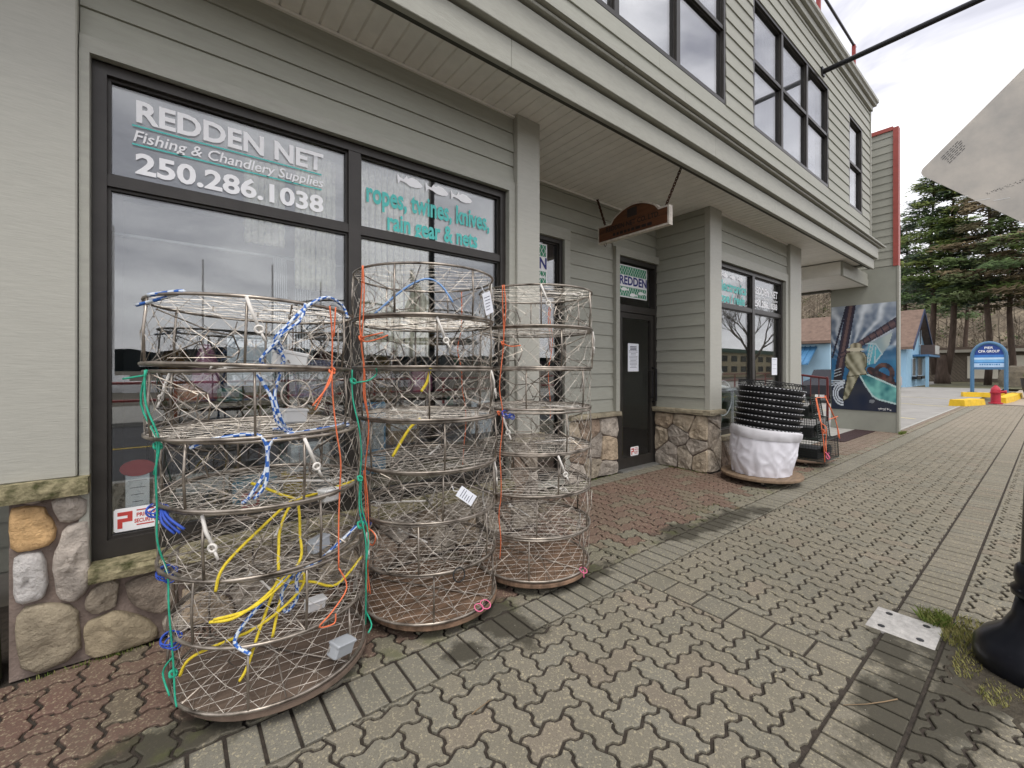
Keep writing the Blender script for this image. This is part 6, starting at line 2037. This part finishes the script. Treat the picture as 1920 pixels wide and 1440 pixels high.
# metal awning and lower shopfront seen through the passage
aw = thing('blue_shopfront', 'low blue shopfront with ribbed blue metal awning seen through the passage', 'shopfront', (26, 9, 0))
hb('wall', M('bright_blue_paint', (.36, .54, .66), .65, var=.05, vs=2), (26.0, 26.6, 7.0, 12.0, -.02, 2.75), aw)
m = MB(); m.hexa([(24.7, 7.55, 1.66), (26.0, 7.55, 2.55), (24.7, 11.6, 1.66), (26.0, 11.6, 2.55), (24.7, 7.55, 1.72), (26.0, 7.55, 2.62), (24.7, 11.6, 1.72), (26.0, 11.6, 2.62)]); a_ = m.build('awning', M('blue_metal_roof', (.07, .20, .36), .4, .3), aw)
for i in range(17):
    y = 7.58 + i * .235
    m = MB(); m.hexa([(24.7, y, 1.72), (26.0, y, 2.62), (24.7, y + .04, 1.72), (26.0, y + .04, 2.62), (24.7, y, 1.77), (26.0, y, 2.67), (24.7, y + .04, 1.77), (26.0, y + .04, 2.67)]); m.build('rib', MATS['blue_metal_roof'], a_)
hb('window', M('shopfront_window', (.05, .16, .20), .25, var=.5, vs=2.5, c2=(.12, .28, .30)), (25.95, 25.99, 8.35, 11.0, .25, 1.5), aw)
hb('white_skirting', WHITE, (25.93, 25.99, 7.05, 11.9, 0, .2), aw)
hb('low_roof', ROOFB, (25.6, 30, 6.9, 12.2, 2.76, 2.9), aw)
# parked cars, glimpsed
def car(x, y, color, label, L=4.3, flip=1):
    t = thing('parked_car', label, 'car', (x, y, 0), 'cars parked before the blue house')
    prof = [(-2.1, .35), (-2.1, .75), (-1.85, .92), (-1.1, 1.0), (-.6, 1.42), (.7, 1.45), (1.45, 1.02), (2.05, .9), (2.12, .6), (2.1, .35)]
    m = MB(); m.prism([(x + flip * a, b) for a, b in prof], lambda a, b, d: (a, y + d, b), -.85, .85); m.build('body', M('car_paint_' + label[:5], color, .25, .2, var=.03), t)
    m = MB(); m.prism([(x + flip * a, b) for a, b in ((-.95, 1.0), (-.55, 1.36), (.65, 1.39), (1.25, 1.03))], lambda a, b, d: (a, y + d, b), -.86, -.845); m.build('side_window', DKW, t)
    for dx in (-1.3, 1.3):
        for dy in (-.78, .78):
            m = MB(); m.lathe([(.05, -.1), (.31, -.1), (.33, -.06), (.33, .06), (.31, .1), (.05, .1)], n=20); m.v = [(x + dx + a, y + dy + c, .33 + b) for a, b, c in m.v]
            w_ = m.build('wheel', BLACKP, t)
            m = MB(); m.lathe([(.03, -.11), (.2, -.108), (.2, .108), (.03, .11)], n=14); m.v = [(x + dx + a, y + dy + c, .33 + b) for a, b, c in m.v]; m.build('rim', M('wheel_rim', (.4, .4, .4), .4, .7), w_)
    for dy in (-.6, .6):
        m = MB(); m.box(x + 2.08 * flip - .04, x + 2.08 * flip + .04, y + dy - .16, y + dy + .16, .68, .82); m.build('tail_light', REDPR, t)
car(36.6, 7.2, (.62, .62, .66), 'white car half hidden behind the mural wall')
car(23.9, 6.05, (.02, .02, .025), 'dark car glimpsed through the passage behind the handrail')

# ---- brown building behind the trees
bb = thing('brown_building', 'low brown building with diagonal boards and white panels under the trees', 'building', (70, 6, 0))
BRW = M('brown_boards', (.13, .105, .08), .8, var=.2, vs=4)
BX = 70.0
hb('wall', BRW, (BX, BX + 4, -14, 18, -.02, 3.4), bb)
for i in range(30):
    y = 7.0 + i * .33 - 2.6
    q = clip_rect([(y, 0), (y + .22, 0), (y + 2.6 + .22, 3.2), (y + 2.6, 3.2)], 6.2, 12.5, .1, 3.2)
    if len(q) > 2:
        m = MB(); m.prism(q, side(BX), 0, .05); m.build('diagonal_board', M('diag_board', (.17, .14, .105), .8, var=.15), bb)
for (a, b) in ((3.7, 6.0), (1.8, 3.5), (-3.5, -.8)):
    hb('white_panel', M('cream_panel', (.66, .62, .52), .8, var=.05), (BX - .06, BX - .01, a, b, .4, 2.9), bb)
hb('window', DKW, (BX - .05, BX - .01, -.6, 1.6, 1.0, 2.7), bb)
hb('roof', M('flat_roof_brown', (.12, .09, .07), .9, var=.2), (BX - 1.0, BX + 5, -15, 19, 3.4, 3.9), bb)
hb('fascia_board', M('roof_fascia', (.32, .30, .25), .8), (BX - 1.06, BX - 1.0, -15, 19, 3.3, 3.62), bb)
# boulder
bo = thing('boulder', 'pale rough boulder stone standing under the arched sign', 'boulder', (56, 2.0, 0))
m = MB(); m.lathe([(.9, -.02), (1.0, .5), (.9, 1.2), (.75, 1.6), (.3, 1.75)], 56, 2.0, 14)
m.v = [(x + .15 * mnoise.noise((x, y, z)), y + .15 * mnoise.noise((x + 9, y, z)), z) for x, y, z in m.v]
m.build('rock', M('boulder_rock', (.26, .22, .16), .9, var=.3, vs=3, bump=.6, bs=8), bo)

# ---- conifers
BARK = M('conifer_bark', (.085, .06, .045), .95, var=.35, vs=6, bump=.8, bs=14, stretch=(1, 1, .25))
def conifer(x, y, H, crown0, Rc, label, seed, cols, trunks=((0, 0, 0),), dens=1.0, tr=.36):
    r = random.Random(seed)
    t = thing('conifer_tree', label, 'tree', (x, y, 0), 'tall conifers behind the parking lot')
    m = MB()
    tops = []
    if len(trunks) > 1:
        m.tube([(x, y, -.1), (x, y, .8), (x, y, 1.6), (x, y, 2.2), (x, y, 2.9)], tr * 2.1, 14, r_end=tr * 1.3)
    for (dx, dy, lean) in trunks:
        z0 = -.1 if len(trunks) == 1 else .9
        p = [(x + dx * min(1, .55 + i / 2), y + dy * min(1, .55 + i / 2) + .12 * math.sin(i * 1.3 + seed), z0 + (H - z0) * i / 8) for i in range(9)]
        m.tube(p, tr, 9, r_end=.06)
        tops.append(p)
    m.build('trunk', BARK, t, smooth=True)
    lm = MB(); bm_ = MB()
    for p in tops:
        nb = int(70 * dens)
        for b in range(nb):
            f = (b + r.random()) / nb
            z = crown0 + (H - crown0) * f
            k = min(7, int((z + .1) / (H + .1) * 8)); q = (z + .1) / (H + .1) * 8 - k
            px = p[k][0] + (p[k + 1][0] - p[k][0]) * q; py = p[k][1] + (p[k + 1][1] - p[k][1]) * q
            L = Rc * (1 - f * .72) * r.uniform(.55, 1.1)
            a = r.uniform(0, 6.283)
            dz = r.uniform(-.22, .12)
            e = Vector((px + L * math.cos(a), py + L * math.sin(a), z + dz * L))
            s0 = Vector((px, py, z))
            mid = s0.lerp(e, .5) + Vector((0, 0, -.06 * L))
            bm_.tube([s0, mid, e], .055, 4, r_end=.015, caps=False)
            nc = max(3, int(L * 2.0))
            tone = r.choice(cols)
            for c in range(nc):
                g = .22 + .78 * (c + r.random()) / nc
                cpt = s0.lerp(mid, g * 2) if g < .5 else mid.lerp(e, g * 2 - 1)
                W_ = .28 + .50 * math.sin(math.pi * min(1, g)) * (L / Rc)
                for i in range(int(26 * dens) + 7):
                    o = Vector((r.gauss(0, W_), r.gauss(0, W_), r.gauss(0, W_ * .28)))
                    u = Vector((math.cos(a) + r.uniform(-.9, .9), math.sin(a) + r.uniform(-.9, .9), r.uniform(-.35, .25))).normalized()
                    w = u.orthogonal().normalized() * r.uniform(.06, .13)
                    l = r.uniform(.30, .62)
                    kq = r.uniform(.65, 1.3)
                    pc = cpt + o
                    lm.add([pc - w, pc + w, pc + u * l], [(0, 1, 2)], tuple(v * kq for v in tone))
    bm_.build('branches', BARK, t)
    t.children[-1]['kind'] = 'stuff'
    o = lm.build('crown', LEAF, t, fix=False, attr=True)
G1 = [(.07, .115, .035), (.10, .145, .035), (.14, .175, .04), (.06, .09, .05)]
G2 = [(.12, .105, .05), (.15, .115, .06), (.085, .11, .04), (.17, .13, .07), (.08, .12, .035)]
conifer(60.5, 6.9, 21.0, 8.6, 4.4, 'twin-trunked green conifer beside the blue house', 1, G1, ((0, .72, 0), (0, -.72, 0)), .95, tr=.30)
conifer(66, 10.5, 18, 8.5, 3.6, 'dark green conifer behind the blue house gable', 2, G1, dens=.72, tr=.26)
conifer(58.2, 3.7, 19.5, 8.0, 4.6, 'brownish conifer behind the arched sign', 3, G2, tr=.27, dens=.78)
conifer(60.5, 2.4, 18.0, 7.5, 4.4, 'brownish conifer just right of the arched sign', 4, G2, tr=.26, dens=.74)
conifer(54.0, .2, 18.0, 6.4, 5.0, 'olive conifer at the right picture edge', 5, G2 + G1[:2], tr=.30, dens=.7)
conifer(75, 6.5, 20.0, 8.0, 4.0, 'far green conifer rising behind the low brown building', 6, G1, dens=.55, tr=.26)

# ---- wooded hill behind
HILLM = M('leafless_hillside', (.095, .075, .052), .95, var=.5, vs=.35, c2=(.16, .13, .09), detail=9)
def hill_z(x, y):
    top = 15 + 10 * max(0, min(1, (y - 5) / 22))
    return min(top, max(-.2, (x - 80) * .45)) * max(0, min(1, (y + 14) / 14))
m = MB()
nx_, ny_ = 26, 40
vs = []
for i in range(nx_ + 1):
    for j in range(ny_ + 1):
        x = 78 + i * 5; y = -60 + j * 6.5
        z = hill_z(x, y) + 2.2 * mnoise.noise((x * .04, y * .04, 1)) * min(1, (x - 78) / 12)
        vs.append((x, y, z - .2))
m.add(vs, [(i * (ny_ + 1) + j, (i + 1) * (ny_ + 1) + j, (i + 1) * (ny_ + 1) + j + 1, i * (ny_ + 1) + j + 1) for i in range(nx_) for j in range(ny_)])
struct(m.build('hill', HILLM, fix=False, smooth=True))
rh = random.Random(77)
wd = MB(); lv = MB()
for i in range(620):
    x = rh.uniform(82, 125); y = rh.uniform(-8, 62)
    z = hill_z(x, y) - .6
    h = rh.uniform(4, 8)
    k = rh.uniform(.6, 1.5)
    c = (.17 * k, .14 * k, .105 * k)
    wd.tube([(x, y, z), (x + rh.uniform(-.4, .4), y + rh.uniform(-.4, .4), z + h)], .10, 3, tint=c, caps=False, r_end=.03)
    for b in range(11):
        f = rh.uniform(.3, 1); a = rh.uniform(0, 6.283); L = rh.uniform(.8, 2.2)
        p = (x, y, z + h * f)
        wd.seg(p, (x + L * math.cos(a), y + L * math.sin(a), z + h * f + L * rh.uniform(.3, .9)), .035, tint=c)
    if rh.random() < .3:
        leafball(lv, (x, y, z + rh.uniform(.8, 2)), rh.uniform(.8, 1.8), 50, .28, [(.05, .07, .025), (.08, .09, .03), (.10, .08, .04)], rh)
struct(wd.build('bare_woodland', attr_mat('bare_wood', .9), fix=False, attr=True), 'stuff')['label'] = 'leafless brown woodland covering the hillside'
struct(lv.build('undergrowth', LEAF, fix=False, attr=True), 'stuff')['label'] = 'patches of green undergrowth on the hillside'
# strip of rough grass at the foot of the trees
sheet('verge', 48, 76, -12, 7.2, -.012, M('rough_verge', (.10, .095, .05), .95, var=.4, vs=1.2))

# ------------------------------------------------------------------ across the street: what the shop windows mirror
line_y = sheet('road_centre_line', -120, 120, -5.3, -5.18, -.126, M('road_yellow', (.55, .38, .04), .8))
sheet('harbour_water', -400, 400, -420, -16.5, -.6, M('harbour_water', (.05, .065, .075), .12, var=.1, vs=.4, bump=.25, bs=1.2))
m = MB(); m.box(-200, 200, -16.5, -9.5, -.7, -.02); struct(m.build('seawalk', CONC))
m = MB()
vs = []; n = 80
for i in range(n + 1):
    x = -500 + i * 12.5
    vs += [(x, -420, -1), (x, -400, 16 + 9 * mnoise.noise((x * .008, 0, 3)) + 3 * mnoise.noise((x * .05, 1, 3)))]
m.add(vs, [(2 * i, 2 * i + 2, 2 * i + 3, 2 * i + 1) for i in range(n)])
struct(m.build('far_shore', M('far_shore', (.035, .05, .055), .95, var=.2, vs=.02), fix=False))
srl = thing('seawall_railing', 'long red railing along the far side of the street', 'railing', (0, -10, 0))
for z in (.55, 1.05):
    m = MB(); m.tube([(-30, -10, z), (45, -10, z)], .04, 6); m.build('rail', REDP, srl)
for i in range(26):
    m = MB(); m.box(-30 + i * 3 - .04, -30 + i * 3 + .04, -10.04, -9.96, -.02, 1.05); m.build('post', REDP, srl)
rb = random.Random(55)
for i, x in enumerate((-22, -17.5, -12, -8, -4, 1, 5, 9.5, 15)):
    y = -24 - rb.uniform(0, 14)
    t = thing('sailboat', 'moored white sailboat mirrored in the big window, %s from the left' % ('ninth','eighth','seventh','sixth','fifth','fourth','third','second','first')[i], 'sailboat', (x, y, -.6), 'sailboats moored across the street')
    hull = [(-4, .5), (-3.6, -.1), (3, -.1), (4.6, .9), (-4, .8)]
    m = MB(); m.prism([(x + a, b - .3) for a, b in hull], lambda a, b, d: (a, y + d, b), -1.1, 1.1); m.build('hull', WHITE, t)
    m = MB(); m.box(x - 1.8, x + 1.4, y - .7, y + .7, .5, 1.0); m.build('cabin', WHITE, t)
    m = MB(); m.tube([(x + .6, y, .3), (x + .6, y, 9 + rb.uniform(-1.5, 2.5))], .07, 6); m.build('mast', M('mast_alu', (.85, .85, .84), .5, 0), t)
    m = MB(); m.tube([(x + .6, y, 1.6), (x - 3, y, 1.7)], .06, 6); m.build('boom', MATS['mast_alu'], t)
def bare_tree(x, y, H, label, seed):
    r = random.Random(seed)
    t = thing('bare_tree', label, 'tree', (x, y, 0), 'leafless street trees')
    m = MB(); tw = MB()
    def grow(p, d, L, rad_, depth):
        e = p + d * L
        (m if depth < 3 else tw).tube([p, p.lerp(e, .5) + Vector((r.uniform(-.06, .06), r.uniform(-.06, .06), 0)) * L, e], rad_, 6 if depth < 3 else 3, r_end=rad_ * .7, caps=False)
        if depth >= 6: return
        for k in range(3 if depth < 5 else 2):
            nd = (d + Vector((r.uniform(-.8, .8), r.uniform(-.8, .8), r.uniform(-.1, .55)))).normalized()
            grow(e if k else p.lerp(e, r.uniform(.6, .95)), nd, L * r.uniform(.62, .85), rad_ * .6, depth + 1)
    grow(Vector((x, y, -.1)), Vector((0, 0, 1)), H * .28, .17, 0)
    m.build('trunk', BARK, t, smooth=True)
    struct(tw.build('twigs', BARK, t), 'stuff')
bare_tree(25.8, -7.8, 8.0, 'bare street tree mirrored in the left pane of the second shop window', 3)
bare_tree(36.0, -8.6, 8.5, 'bare street tree farther along, mirrored in the second window', 5)
ob = thing('cream_building', 'low cream building with green roof mirrored in the second window', 'building', (90, -36, 0))
CRM = M('cream_stucco', (.52, .44, .28), .8, var=.06)
hb('wall', CRM, (62, 125, -44, -32, -.1, 4.6), ob); hb('roof', M('green_roof', (.06, .12, .09), .7), (61.5, 125.5, -44.5, -31.5, 4.6, 5.3), ob)
for i in range(15):
    for z in (.9, 2.9):
        hb('window', DKW, (63.5 + i * 4, 65.9 + i * 4, -31.99, -31.95, z, z + 1.1), ob)
